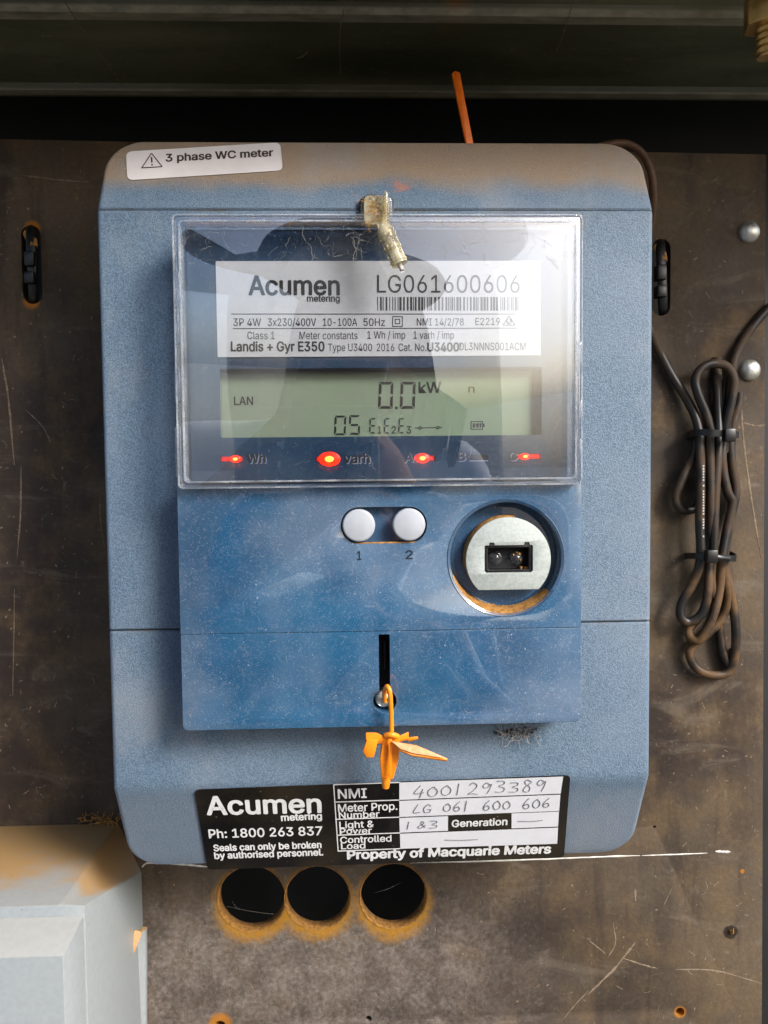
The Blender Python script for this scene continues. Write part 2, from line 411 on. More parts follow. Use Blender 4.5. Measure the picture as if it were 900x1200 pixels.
def board_material():
    n = NT('dusty_brown_board')
    big = n.noise(9, 5, 0.6, off=(2, 0, 5)); mid = n.noise(42, 5, 0.65, off=(7, 0, 2)); fine = n.noise(520, 4, 0.7); wk = n.noise(260, 5, 0.7, dist=0.5)
    col = n.mix(n.ramp(big, 0.32, 0.68), (0.034, 0.024, 0.019, 1), (0.110, 0.083, 0.056, 1))
    col = n.mix(n.ramp(mid, 0.42, 0.68, 0, 0.6), col, (0.150, 0.101, 0.053, 1))
    dr = n.noise(70, 5, 0.6, off=(4, 0, 4), stretch=(1.6, 1, 0.22)); wp = n.noise(38, 5, 0.65, off=(1, 0, 9), stretch=(0.5, 1, 1.5), dist=1.2)
    col = n.mix(n.ramp(dr, 0.50, 0.68, 0, 0.45), col, (0.030, 0.022, 0.018, 1))
    col = n.mix(n.ramp(wp, 0.54, 0.70, 0, 0.40), col, (0.185, 0.150, 0.112, 1))
    zlow = n.ramp(n.axis(2), at(300, 990, BY).z, at(300, 1090, BY).z)
    xmid = n.ramp(n.dist(at(330, 1190, BY)), 0.14, 0.05)
    grey = n.math('MULTIPLY', n.math('MULTIPLY', zlow, xmid), n.ramp(wk, 0.3, 0.65, 0.5, 1.0))
    fk = n.math('ADD', n.math('MULTIPLY', n.noise(110, 6, 0.7, off=(0, 3, 1)), 0.5), n.math('MULTIPLY', n.noise(520, 4, 0.7, off=(2, 3, 1)), 0.5))
    col = n.mix(n.math('MULTIPLY', grey, 0.9), col, n.mix(n.ramp(fk, 0.38, 0.64), (0.085, 0.069, 0.058, 1), (0.225, 0.190, 0.165, 1)))
    col = n.mix(n.ramp(wk, 0.60, 0.74, 0, 0.45), col, (0.21, 0.175, 0.14, 1))
    col = n.mix(n.ramp(fine, 0.3, 0.7, 0.28, 0.0), col, (0.02, 0.015, 0.012, 1))
    sp = n.specks(420, 0.16, 0.25); col = n.mix(n.math('MULTIPLY', sp, 0.55), col, (0.36, 0.31, 0.25, 1))
    for p, r in HOLES:
        d = n.math('ADD', n.dist(p), n.math('MULTIPLY', n.math('SUBTRACT', wk, 0.5), 0.007))
        d = n.math('ADD', d, n.math('MULTIPLY', n.math('SUBTRACT', n.axis(2), p.z - 0.004), 0.16))
        o = n.math('MULTIPLY', n.ramp(d, r + 0.0048, r - 0.0006), n.ramp(fine, 0.25, 0.6, 0.55, 1.0))
        col = n.mix(n.math('MULTIPLY', o, 0.85), col, lin(164, 114, 10))
    for q, rr in ((at(797, 1186, BY), 0.0032), (at(38, 268, BY), 0.004), (at(258, 1200, BY), 0.006), (at(37, 353, BY), 0.004), (at(870, 1021, BY), 0.0012)):
        col = n.mix(n.ramp(n.dist(q), rr, rr * 0.55, 0, 0.85), col, lin(164, 104, 26))
    q = at(856, 1091, BY); dd = n.math('ADD', n.dist(q), n.math('MULTIPLY', n.math('SUBTRACT', n.noise(300, 2), 0.5), 0.004))
    col = n.mix(n.ramp(dd, 0.0036, 0.0028, 0, 0.9), col, (0.014, 0.01, 0.007, 1))
    n.bump(n.math('ADD', n.math('MULTIPLY', fk, 0.9), n.math('MULTIPLY', fine, 0.4)), 0.6, 0.0006)
    return n.set(color=col, rough=n.ramp(mid, 0.3, 0.7, 0.62, 0.85), spec=0.22)
def steel_material():
    n = NT('grimy_olive_steel')
    a = n.noise(16, 5, 0.6, stretch=(0.35, 1, 1)); b = n.noise(240, 4, 0.65, stretch=(0.5, 1, 1))
    col = n.mix(n.ramp(a, 0.3, 0.7), (0.055, 0.064, 0.036, 1), (0.175, 0.185, 0.110, 1))
    col = n.mix(n.ramp(b, 0.55, 0.75, 0, 0.5), col, (0.20, 0.18, 0.13, 1))
    x = n.math('ABSOLUTE', n.math('SUBTRACT', n.axis(0), at(537, 10, 0.02).x))
    st = n.math('MULTIPLY', n.ramp(n.math('ADD', x, n.math('MULTIPLY', n.math('SUBTRACT', a, 0.5), 0.02)), 0.0055, 0.001), n.ramp(n.axis(1), 0.055, 0.01))
    col = n.mix(n.math('MULTIPLY', st, 0.75), col, lin(140, 90, 40))
    col = n.mix(n.math('MULTIPLY', n.ramp(n.axis(2), 0.1572, 0.1560), n.ramp(b, 0.3, 0.7, 0.35, 0.9)), col, (0.40, 0.38, 0.28, 1))  # folded ridges tinted lighter to stand in for their highlight
    sp = n.specks(380, 0.17, 0.2); col = n.mix(n.math('MULTIPLY', sp, 0.6), col, (0.4, 0.38, 0.32, 1))
    n.bump(b, 0.12, 0.0003)
    return n.set(color=col, rough=n.ramp(b, 0.3, 0.7, 0.30, 0.5), spec=0.6)
def box_plastic():
    n = NT('pale_grey_plastic_with_dust')
    a = n.noise(34, 5, 0.6, off=(3, 0, 0)); b = n.noise(500, 4)
    col = n.mix(n.ramp(b, 0.3, 0.7), lin(140, 146, 148), lin(146, 152, 154))
    nz = n.n('ShaderNodeSeparateXYZ'); ge = [x for x in n.t.nodes if x.type == 'NEW_GEOMETRY'][0]; n.t.links.new(ge.outputs['Normal'], nz.inputs[0])
    up = n.ramp(n.math('ABSOLUTE', nz.outputs[2]), 0.35, 0.7)
    y = n.math('ADD', n.axis(1), n.math('MULTIPLY', n.math('SUBTRACT', a, 0.5), 0.085))
    d = n.math('MULTIPLY', up, n.ramp(y, 0.014, 0.046)); d = n.math('MULTIPLY', d, n.ramp(b, 0.2, 0.6, 0.75, 1.0))
    col = n.mix(n.math('MULTIPLY', d, 0.95), col, lin(172, 126, 56))
    col = n.mix(n.math('MULTIPLY', up, 0.25), col, lin(160, 145, 120))
    fl = n.specks(330, 0.12, 0.15); col = n.mix(n.math('MULTIPLY', fl, 0.7), col, lin(90, 85, 75))
    return n.set(color=col, rough=0.42, spec=0.45)
def cable_material():
    n = NT('black_rubber_with_brown_dust')
    a = n.noise(55, 3, off=(1, 0, 1)); b = n.noise(600, 3)
    f = n.math('MULTIPLY', n.ramp(a, 0.38, 0.58), n.ramp(b, 0.3, 0.7, 0.6, 1))
    low = n.ramp(n.axis(2), at(830, 600, BY).z, at(830, 720, BY).z, 0.42, 1.0)
    col = n.mix(n.math('MULTIPLY', f, low), (0.012, 0.011, 0.010, 1), lin(98, 70, 38))
    return n.set(color=col, rough=n.ramp(f, 0, 1, 0.4, 0.8), spec=0.4)

M = {}
M['body'] = body_material()
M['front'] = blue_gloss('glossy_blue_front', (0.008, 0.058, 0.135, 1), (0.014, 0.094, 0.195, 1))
M['dial'] = blue_gloss('dark_blue_dial', (0.010, 0.038, 0.085, 1), (0.016, 0.055, 0.115, 1), 0.6)
M['recess'] = blue_gloss('deep_blue_recess', (0.010, 0.05, 0.11, 1), (0.016, 0.065, 0.14, 1), 0.35)
M['window'] = clear_sheet()
M['clear'] = clear_solid('clear_plastic_rim')
M['lip'] = clear_solid('edge_glint_plastic', (0.95, 0.97, 1, 1), 0.03, 0.22, (0.66, 0.70, 0.74, 1))  # extra milkiness paints the bright lines of sky refracted in the edges
M['sealclear'] = clear_solid('yellowed_clear_plastic', lin(244, 238, 215), 0.12, 0.30, lin(204, 196, 170))
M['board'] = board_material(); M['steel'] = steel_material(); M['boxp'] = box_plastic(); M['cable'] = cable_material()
M['white'] = simple('white_label', (206, 208, 212), 0.45, 0.03, 300)
M['sticker'] = simple('white_sticker', (214, 208, 206), 0.5, 0.05, 120)
M['ink'] = simple('black_ink', (18, 18, 22), 0.5, 0.2)
M['brownink'] = simple('brown_black_ink', (52, 42, 34), 0.6, 0.3)
M['fadedink'] = simple('dark_navy_ink', (10, 13, 22), 0.5, 0.3)
M['halo'] = simple('pale_letter_edge', (150, 158, 182), 0.5, 0.2)
M['lcdink'] = simple('lcd_segment', (24, 28, 24), 0.5, 0.1)
M['whiteink'] = simple('white_ink', (222, 222, 222), 0.5, 0.06, 300)
M['pen'] = simple('grey_pen', (110, 112, 118), 0.6, 0.25, 900)
M['cell'] = simple('white_writing_cell', (216, 218, 224), 0.5, 0.03, 200)
M['button'] = simple('white_button_plastic', (164, 168, 175), 0.35, 0.05, 200)
M['black'] = simple('black_plastic', (14, 14, 15), 0.35, 0.3)
M['void'] = simple('dark_cavity', (8, 9, 10), 0.8, 0.2)
M['dust'] = simple('tan_dust', (152, 108, 50), 0.95, 0.4, 700, 0.5)
M['dustgrey'] = simple('grey_lint', (176, 172, 165), 0.95, 0.2, 700)
M['orange'] = simple('orange_plastic', (238, 138, 22), 0.38, 0.10, 250)
M['orangedark'] = simple('red_orange_plastic', (252, 118, 16), 0.45, 0.10, 250)
M['orangedusty'] = simple('orange_plastic_dusty', (196, 150, 104), 0.75, 0.18, 500, 0.2)
M['chalk'] = simple('chalk', (205, 202, 194), 0.9, 0.15, 500, 0.3)
M['scratch'] = simple('pale_scratch', (118, 102, 84), 0.9, 0.35, 800)
M['darkgreen'] = simple('dark_lcd_recess_shade', (34, 36, 32), 0.5, 0.2)
def metal(name, rgb, rough, scale=400, bump=0.15):
    n = NT(name); f = n.noise(scale, 4, 0.6); c = lin(*rgb)
    col = n.mix(n.ramp(f, 0.3, 0.7), [x * 0.75 for x in c[:3]] + [1], list(c))
    n.bump(f, bump, 0.0002)
    return n.set(color=col, rough=n.ramp(f, 0.3, 0.7, rough, rough + 0.2), metal=0.85)
M['silver'] = metal('brushed_silver', (172, 180, 176), 0.5, 1400, 0.1)
M['silver'].node_tree.nodes['Principled BSDF'].inputs['Metallic'].default_value = 0.25
M['screw'] = metal('shiny_screw', (225, 220, 205), 0.2, 600, 0.5)
M['rivet'] = metal('dull_zinc', (205, 205, 198), 0.3, 300, 0.3)
M['brass'] = metal('brassy_zinc', (215, 178, 112), 0.3, 350, 0.2)
def sticker_black():
    n = NT('glossy_black_sticker'); a = n.noise(30, 4, off=(2, 2, 2)); b = n.specks(700, 0.15, 0.25)
    col = n.mix(n.ramp(a, 0.4, 0.7), (0.006, 0.0055, 0.005, 1), (0.022, 0.016, 0.008, 1))
    col = n.mix(n.math('MULTIPLY', b, 0.5), col, (0.5, 0.45, 0.35, 1))
    n.bump(n.noise(60, 3), 0.10, 0.0010)
    return n.set(color=col, rough=0.10, spec=0.5)
M['stickblack'] = sticker_black()
def lcd_material():
    n = NT('lcd_glass_green'); a = n.noise(18, 3, off=(1, 1, 0)); b = n.specks(1100, 0.18, 0.25)
    col = n.mix(n.ramp(a, 0.35, 0.65), lin(146, 152, 133), lin(148, 162, 138))
    x = n.ramp(n.axis(0), at(255, 470).x, at(560, 470).x)
    col = n.mix(x, col, n.mix(0.5, col, lin(146, 176, 144)))
    col = n.mix(n.math('MULTIPLY', b, 0.3), col, (0.6, 0.62, 0.6, 1))
    return n.set(color=col, rough=0.25, spec=0.5)
M['lcd'] = lcd_material()
def glow(name, rgb, s):
    n = NT(name); f = n.noise(900, 2); c = lin(*rgb)
    n.set(color=(0.3, 0.01, 0.005, 1), rough=0.3, emit=n.mix(f, list(c), [min(1, k * 1.2) for k in c[:3]] + [1]), estr=s); return n.m
M['ledred'] = glow('lit_red_led', (255, 34, 8), 1.9)
M['ledcore'] = glow('lit_led_core', (255, 150, 60), 2.6)
M['leddim'] = glow('red_led_spill', (225, 30, 8), 0.75)

# ================================================================== THE SETTING
# mounting board
TL, TR_, BRr = at(-60, 161.5, BY), at(900, 182, BY), at(893, 1260, BY)
PB = facing(BY)
bx0, bx1, bz0 = at(-90, 600, BY).x, at(894.5, 700, BY).x, at(440, 1270, BY).z
zt_l, zt_r = at(0, 163, BY).z, at(890, 181, BY).z
slope = (zt_r - zt_l) / (at(890, 181, BY).x - at(0, 163, BY).x)
outer = [(bx0, bz0), (at(892.5, 1250, BY).x, bz0), (at(897.5, 183, BY).x, zt_r), (bx0, zt_l + slope * (bx0 - at(0, 163, BY).x))]
holes = [circle(p.x, p.z, r, 48) for p, r in HOLES]
def slot_outline(cx, cy, hw, hh):
    a, b = at(cx - hw, cy + hh, BY), at(cx + hw, cy - hh, BY); return rrect(a.x, a.z, b.x, b.z, (b.x - a.x) * 0.49, 8)
slots = [slot_outline(37, 310, 10, 46), slot_outline(775, 325, 11, 45)]
for (sx, sy, sr) in ((797, 1186, 5.5), (432, 1194, 4), (258, 1203, 7), (767, 969, 1.8), (893, 237, 3)):
    q = at(sx, sy, BY)
    if sx != 893: holes.append(circle(q.x, q.z, sr * 0.345 / FPX, 16))
board = structure(plate('mounting_board', outer, holes + slots, PB, -0.006, 0.0, M['board'], bev=0.0006))
# rust dusted walls of the three holes
for p, r in HOLES:
    V, F = [], []; n = 48
    for (rr, y) in ((r + 0.0002, 0.0003), (r - 0.0003, -0.0002), (r - 0.0005, -0.0058), (r + 0.0002, -0.0063)):
        V += [PB.w(p.x + rr * math.cos(2 * math.pi * i / n), p.z + rr * math.sin(2 * math.pi * i / n), y) for i in range(n)]
    for k in range(3):
        for i in range(n): F.append((k * n + i, k * n + (i + 1) % n, (k + 1) * n + (i + 1) % n, (k + 1) * n + i))
    pydata('hole_lining', V, F, M['dust'], board, True)
web = []
for (xa, ya, xb, yb, yo) in ((266, 1062, 330, 1072, 0.004), (272, 1056, 281, 1066, 0.003), (440, 1046, 470, 1034, 0.004), (428, 1062, 436, 1070, 0.002)):
    a, b = at(xa, ya, BY + yo), at(xb, yb, BY + yo); web.append(tube_data(smooth_path([a, a.lerp(b, 0.5) + Vector((0, 0, -0.0006)), b], 5), 0.000022, 4))
pydata('cobweb', *join_data(web), M['dustgrey'], board)['kind'] = 'stuff'
# chalk line and scratches, thin raised marks on the board
def ribbon(pts, w, jitter=0.0, lift=0.00025, Y=BY):
    P = [at(x, y, Y) for x, y in pts]; P = smooth_path(P, 8); V, F = [], []
    for i, p in enumerate(P):
        t = (P[min(i + 1, len(P) - 1)] - P[max(i - 1, 0)]).normalized(); nn = Vector((-t.z, 0, t.x))
        ww = w * 0.42 * (0.5 + random.random() * jitter) * 0.345 / FPX; e = min(i, len(P) - 1 - i) / 3; ww *= min(1, 0.25 + e)
        j = nn * random.uniform(-1, 1) * jitter * w * 0.12 * 0.345 / FPX
        V += [p + nn * ww + j - Vector((0, 0.00005, 0)), p + j - Vector((0, lift, 0)), p - nn * ww + j - Vector((0, 0.00005, 0))]
    for i in range(len(P) - 1):
        b = i * 3; F += [(b, b + 3, b + 4, b + 1), (b + 1, b + 4, b + 5, b + 2)]
    return V, F
for pts, w in (([(166, 1016), (176, 1011), (215, 1013), (245, 1016)], 5), ([(480, 1011), (600, 1008), (680, 1005), (750, 1002.5)], 4.5), ([(752, 1002.5), (800, 1001), (829, 999.5)], 3.4), ([(838, 997.5), (848, 998), (856, 998.3)], 6)):
    V, F = ribbon(pts, w * 0.85, 0.35); pydata('chalk_mark', V, F, M['chalk'], board)
scr = [([(745, 1103), (720, 1135), (688, 1166)], 3.0), ([(730, 1123), (755, 1131), (770, 1135)], 2.2), ([(718, 1080), (721, 1105), (712, 1122)], 2), ([(792, 1136), (840, 1138), (893, 1153)], 2.4),
       ([(690, 1160), (670, 1182), (655, 1200)], 1.6), ([(2, 420), (10, 470), (17, 545)], 3), ([(25, 545), (24, 600), (20, 655)], 2.2), ([(17, 690), (16, 760), (15, 815)], 1.6), ([(25, 205), (70, 211), (105, 213)], 2), ([(868, 470), (874, 540), (892, 655)], 2.6), ([(870, 495), (885, 499), (897, 498)], 2.4),
       ([(118, 575), (118, 610), (124, 650)], 1.3), ([(710, 1118), (690, 1102)], 1.4), ([(788, 1040), (776, 1064)], 1.4), ([(744, 1040), (745, 1056)], 3), ([(30, 480), (50, 500), (60, 520)], 1.2)]
for pts, w in scr:
    V, F = ribbon(pts, w, 0.9, 0.00015); pydata('scratch', V, F, M['scratch'], board)

its = []; rs = random.Random(5)
for _ in range(260):
    x, y = rs.choice(((rs.uniform(0, 112), rs.uniform(190, 950)), (rs.uniform(770, 888), rs.uniform(200, 1195)), (rs.uniform(175, 885), rs.uniform(1020, 1198))))
    if any((Vector((x, y)) - Vector(h)).length < r_ + 8 for h, r_ in hole_px): continue
    L = rs.choice((1.5, 2, 3, 5, 9)); a = rs.uniform(0, math.tau); q = [(x, y), (x + L * 0.5 * math.cos(a) + rs.uniform(-1, 1), y + L * 0.5 * math.sin(a) + rs.uniform(-1, 1)), (x + L * math.cos(a), y + L * math.sin(a))]
    its.append(ribbon(q, rs.uniform(0.8, 2.4) if L < 4 else rs.uniform(0.6, 1.2), 1.2, 0.0001))
pydata('scuff_marks', *join_data(its), M['scratch'], board)['kind'] = 'stuff'
# cabinet: sheet behind the board and folded steel ceiling above it
back = structure(box('cabinet_back', (-0.30, 0.135, -0.42), (0.30, 0.1365, 0.176), simple('cavity_shade_steel', (14, 17, 17), 0.6, 0.4, 40)))  # near-black colour carries the shade behind the board
prof = [(0.135, 0.1735), (0.0945, 0.1735), (0.0930, 0.1562), (0.0885, 0.1562), (0.087, 0.1585), (0.034, 0.1585), (0.0325, 0.1555), (0.0255, 0.1545), (0.024, 0.1578), (-0.072, 0.1585), (-0.072, 0.1600), (0.080, 0.1605), (0.088, 0.1755), (0.135, 0.1755)]
V = [(x, y, z) for x in (-0.30, 0.30) for y, z in prof]; n = len(prof)
F = [tuple(range(n)), tuple(range(2 * n - 1, n - 1, -1))] + [(i, (i + 1) % n, n + (i + 1) % n, n + i) for i in range(n)]
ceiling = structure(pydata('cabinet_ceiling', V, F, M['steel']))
for pts, w in (([(75, 0), (100, 40), (145, 102)], 1.6), ([(405, 0), (398, 45), (400, 100)], 1.2), ([(672, 0), (660, 40), (652, 60)], 1.3), ([(348, 68), (355, 66), (360, 61)], 2)):
    P = []
    for x, y in pts:
        d = RT * ((x - 450) / FPX) + DW * ((y - 600) / FPX) + FW
        P.append(CAM + d * ((0.1538 - CAM.z) / d.z))
    V, F = tube_data(smooth_path(P, 6), w * 0.00011, 5); pydata('scratch', V, F, M['scratch'], ceiling)
gm = simple('pale_dry_ground', (108, 100, 88), 0.9, 0.3, 3)
ground = structure(pydata('ground', [(-900, -900, -1.45), (900, -900, -1.45), (900, 900, -1.45), (-900, 900, -1.45)], [(0, 1, 2, 3)], gm))

# ================================================================== THE METER
YB = 0.005                                   # the case's face, behind the front block
xL = (at(113, 246, YB).x + at(127, 741, YB).x) / 2; xR = (at(766, 247, YB).x + at(763, 727, YB).x) / 2
zc = at(440, 246, YB).z; zm = at(445, 734, YB).z; zb = at(440, 917, YB).z
TD, BD = 0.010, 0.015
ztop = at(440, 167.5, TD + YB).z; zbot = at(440, 1006, BD + YB).z
meter = thing('electricity_meter', 'blue grey electricity meter with clear window, LCD and red lights, fixed on the brown board', 'electricity meter', Vector(((xL + xR) / 2, 0.04, zbot)))
def loft(name, stations, r, yb, mat, parent):
    """stations: (z, xl, xr, yfront), bottom to top"""
    V, F = [], []; k = 5
    for z, a, b, yf in stations:
        yf += YB
        row = [(a, yb)] + [(a + r * (1 - math.cos(math.pi / 2 * i / k)), yf + r * (1 - math.sin(math.pi / 2 * i / k))) for i in range(k + 1)]
        row += [(a + (b - a) * t, yf) for t in (0.25, 0.5, 0.75)]
        row += [(b - r * (1 - math.sin(math.pi / 2 * i / k)), yf + r * (1 - math.cos(math.pi / 2 * i / k))) for i in range(k + 1)] + [(b, yb)]
        V += [(x, y, z) for x, y in row]
    w = len(row)
    for s in range(len(stations) - 1):
        for i in range(w): F.append((s * w + i, s * w + (i + 1) % w, (s + 1) * w + (i + 1) % w, (s + 1) * w + i))
    F.append(tuple(range(w))); F.append(tuple((len(stations) - 1) * w + i for i in range(w)))
    return autosmooth(pydata(name, V, F, mat, parent), 28)
def corner(z, zlim, R, sgn):
    d = (z - (zlim - sgn * R)) * sgn
    return 0 if d <= 0 else R - math.sqrt(max(0, R * R - d * d))
RC = 0.0105
upper = [(zm + 0.00012, xL, xR, 0.0006), (zm + 0.0007, xL, xR, 0)]
upper += [(z, xL, xR, 0) for z in (zm + 0.03, zm + 0.07, zc - 0.0008)]
case = loft('case', upper + [(zc - 0.0001, xL, xR, 0.0004)], 0.0016, BY, M['body'], meter)
tops = [(zc + 0.0001, xL, xR, 0.0004), (zc + 0.0007, xL + 0.0002, xR - 0.0002, 0.0001)]
for i in range(1, 19):
    t = i / 18; t = 1 - (1 - t) ** 1.6; z = zc + 0.0007 + (ztop - zc - 0.0007) * t
    c_ = corner(z, ztop, RC, 1); s_ = (z - zc) / (ztop - zc)
    tops.append((z, xL + c_ + 0.0016 * s_, xR - c_ - 0.0016 * s_, TD * s_))
hood = loft('hood', tops, 0.0016, BY, M['body'], meter)
lows = []
zcut = zm - 0.00012
for i in range(0, 17):
    t = (i / 16) ** 1.6; z = zbot + (zb - zbot) * t
    c_ = corner(z, zbot, RC * 0.9, -1); s_ = (zb - z) / (zb - zbot)
    lows.append((z, xL + c_ + 0.0012 * s_, xR - c_ - 0.0012 * s_, BD * s_))
lows += [(zb + 0.002, xL, xR, -0.0), (zb + 0.02, xL, xR, 0), (zcut - 0.0006, xL, xR, 0), (zcut, xL, xR, 0.0006)]
tcover = loft('terminal_cover', lows, 0.0018, BY, M['body'], meter)
up_top = Vector((0, TD, ztop - zc)); PT = Plane((0, YB, zc), up_top)
up_bot = Vector((0, -BD, zb - zbot)); PBt = Plane((0, YB, zb), up_bot)

# ---- front panel below the window
YF, YW, YD, YL = -0.0085, -0.0125, -0.0045, -0.0005     # faces: front panel, window, dial, LCD
P0 = facing(0)
PF = facing(YF); PD = facing(YD); PL = facing(YL); PW = facing(YW)
fx0, fx1 = (at(208, 580, YF).x + at(214, 857, YF).x) / 2, (at(681, 570, YF).x + at(681, 845, YF).x) / 2
fz_top, fz_mid, fz_bot = at(445, 566, YF).z, at(447, 739.5, YF).z, at(447, 851, YF).z
cport = at(593, 654, YF); rport = 69 * (YF - CAM.y) / FPX
b1, b2 = at(420.5, 616, YF), at(479.5, 615, YF); pxF = (YF - CAM.y) / FPX
pill = rrect(b1.x - 21 * pxF, (b1.z + b2.z) / 2 - 21.5 * pxF, b2.x + 21 * pxF, (b1.z + b2.z) / 2 + 21.5 * pxF, 21 * pxF, 10)
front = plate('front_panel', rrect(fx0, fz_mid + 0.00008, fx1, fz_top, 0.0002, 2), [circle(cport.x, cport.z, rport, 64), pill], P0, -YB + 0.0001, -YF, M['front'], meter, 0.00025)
k0, k1 = at(444.5, 742, YF), at(457.5, 742, YF); kc = at(451, 822, YF); kr = 14 * pxF
hw = (k1.x - k0.x) / 2
key = [(kc.x - hw, k0.z - 0.0004)]
a0 = math.pi / 2 + math.asin(hw / kr)
for i in range(25):
    a = a0 + (2 * math.pi - 2 * math.asin(hw / kr)) * i / 24; key.append((kc.x + kr * math.cos(a), kc.z + kr * math.sin(a)))
key.append((kc.x + hw, k0.z - 0.0004))
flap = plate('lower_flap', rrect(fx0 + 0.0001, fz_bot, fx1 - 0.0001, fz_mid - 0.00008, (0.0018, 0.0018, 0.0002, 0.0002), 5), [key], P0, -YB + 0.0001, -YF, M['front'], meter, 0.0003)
slab('slot_floor', [(x, z) for x, z in rrect(kc.x - kr - .001, kc.z - kr - .001, kc.x + kr + .001, k0.z - 0.0002, 0.0005, 2)], P0, 0.0001, 0.0012, M['void'], meter)
slab('slot_floor_rib', rrect(kc.x + hw * 0.1, kc.z + 0.009, kc.x + hw * 0.35, kc.z + 0.018, 0.0001, 2), P0, 0.0012, 0.004, M['black'], meter)
scr_o = slab('sealing_screw', circle(kc.x - 0.0003, kc.z, 0.0027, 24), P0, 0.0012, 0.0062, M['screw'], meter, 0.0008, 3, 0.0004)
pydata('drill_hole', *tube_data([Vector((kc.x + 0.0004, -0.0061, kc.z)), Vector((kc.x + 0.0004, -0.0069, kc.z))], 0.0007, 10), M['void'], scr_o)

# optical port
slab('port_floor', circle(cport.x, cport.z, rport + 0.0005, 48), P0, 0.0002, 0.0022, M['recess'], meter)
def ring(name, c, prof_, mat, parent, n=64, a0=0, a1=360):
    V, F = [], []; full = (a1 - a0) >= 360; cnt = n if full else n + 1
    for rr, y in prof_:
        for i in range(cnt):
            a = math.radians(a0 + (a1 - a0) * i / n); V.append((c.x + rr * math.cos(a), y, c.z + rr * math.sin(a)))
    for k in range(len(prof_) - 1):
        for i in range(cnt if full else cnt - 1):
            j = (i + 1) % cnt; F.append((k * cnt + i, k * cnt + j, (k + 1) * cnt + j, (k + 1) * cnt + i))
    return autosmooth(pydata(name, V, F, mat, parent), 40)
ring('port_rim', cport, [(rport + 0.0003, YF - 0.0001), (rport + 0.0001, YF - 0.00025), (rport - 0.0007, YF + 0.0002), (rport - 0.0010, YF + 0.0030), (rport - 0.0012, -0.0024), (rport - 0.0024, -0.0028), (rport - 0.0026, -0.0022)], M['recess'], meter)
V, F = [], []; K = 60
for i in range(K + 1):
    t = i / K; a = math.radians(198 + 124 * t); wdt = 0.0002 + 0.0011 * math.sin(math.pi * t) ** 0.7 * (0.8 + 0.4 * random.random())
    for rr, y in ((rport - 0.0004, YF - 0.0001), (rport - 0.0008 - wdt * 0.3, YF + 0.0010), (rport - 0.0010 - wdt * 0.6, YF + 0.0030), (rport - 0.0012 - wdt, -0.0022)): V.append((cport.x + rr * math.cos(a), y, cport.z + rr * math.sin(a)))
for i in range(K):
    for k in range(3): F.append((i * 4 + k, (i + 1) * 4 + k, (i + 1) * 4 + k + 1, i * 4 + k + 1))
pydata('rim_dust', V, F, M['dust'], meter, True)
cp = at(596, 656, -0.0075); rp = 50.5 * (-0.0075 - CAM.y) / FPX; zflat = at(595, 691, -0.0075).z
disc = []
af = math.asin((zflat - cp.z) / rp)
for i in range(57):
    a = af + (math.pi - 2 * af) * i / 56; disc.append((cp.x + rp * math.cos(a), cp.z + rp * math.sin(a)))
w0, w1 = at(568, 671.5, -0.0075), at(624.5, 638.5, -0.0075); q = 0.00030
pw = [(w0.x + q * 2, w0.z), (w1.x - q * 2, w0.z), (w1.x, w0.z + q * 2), (w1.x, w1.z - q), (w1.x - q, w1.z)]
for bx in (w1.x - 0.0030, w0.x + 0.0012):
    pw += [(bx + 0.0020, w1.z), (bx + 0.0018, w1.z + 0.0009), (bx + 0.0004, w1.z + 0.0009), (bx + 0.0002, w1.z)]
pw += [(w0.x + q, w1.z), (w0.x, w1.z - q), (w0.x, w0.z + q * 2)]
port = plate('port_plate', disc, [pw], P0, 0.0022, 0.0075, M['silver'], meter, 0.0003)
slab('port_cavity', rrect(w0.x - 0.0005, w0.z - 0.0005, w1.x + 0.0005, w1.z + 0.0012, 0.0002, 2), P0, 0.0023, 0.0030, M['void'], meter)
plate('port_bezel', inset(pw, 0.00005), [rrect(w0.x + 0.0012, w0.z + 0.0009, w1.x - 0.0012, w1.z - 0.0009, 0.0004, 4)], P0, 0.0030, 0.0068, M['black'], meter, 0.0002)
for lx, mat in ((581, M['clear']), (606, M['clear'])):
    c_ = at(lx, 654, -0.005); slab('port_lens', circle(c_.x, c_.z, 0.0024, 20), P0, 0.0030, 0.0044, mat, meter, 0.0006, 3, 0.0010)
for i in range(9):
    c_ = at(random.uniform(600, 620), random.uniform(645, 668), -0.004)
    slab('port_dust_grain', circle(c_.x, c_.z, random.uniform(0.0002, 0.0007), 7), P0, 0.0030, 0.0050 + random.random() * 0.001, M['dust'], port, 0.00012, 2)
slab('dust_pile', rrect(cp.x - 0.004, zflat + 0.0, cp.x + 0.004, zflat + 0.0003, 0.0001, 2), P0, 0.0024, 0.0026, M['dust'], meter)
# tan dust on the upper edge of the silver plate
ring('plate_edge_dust', cp, [(rp - 0.0001, -0.0066), (rp + 0.0004, -0.0058), (rp + 0.0006, -0.0030)], M['dust'], meter, 30, 80, 190)

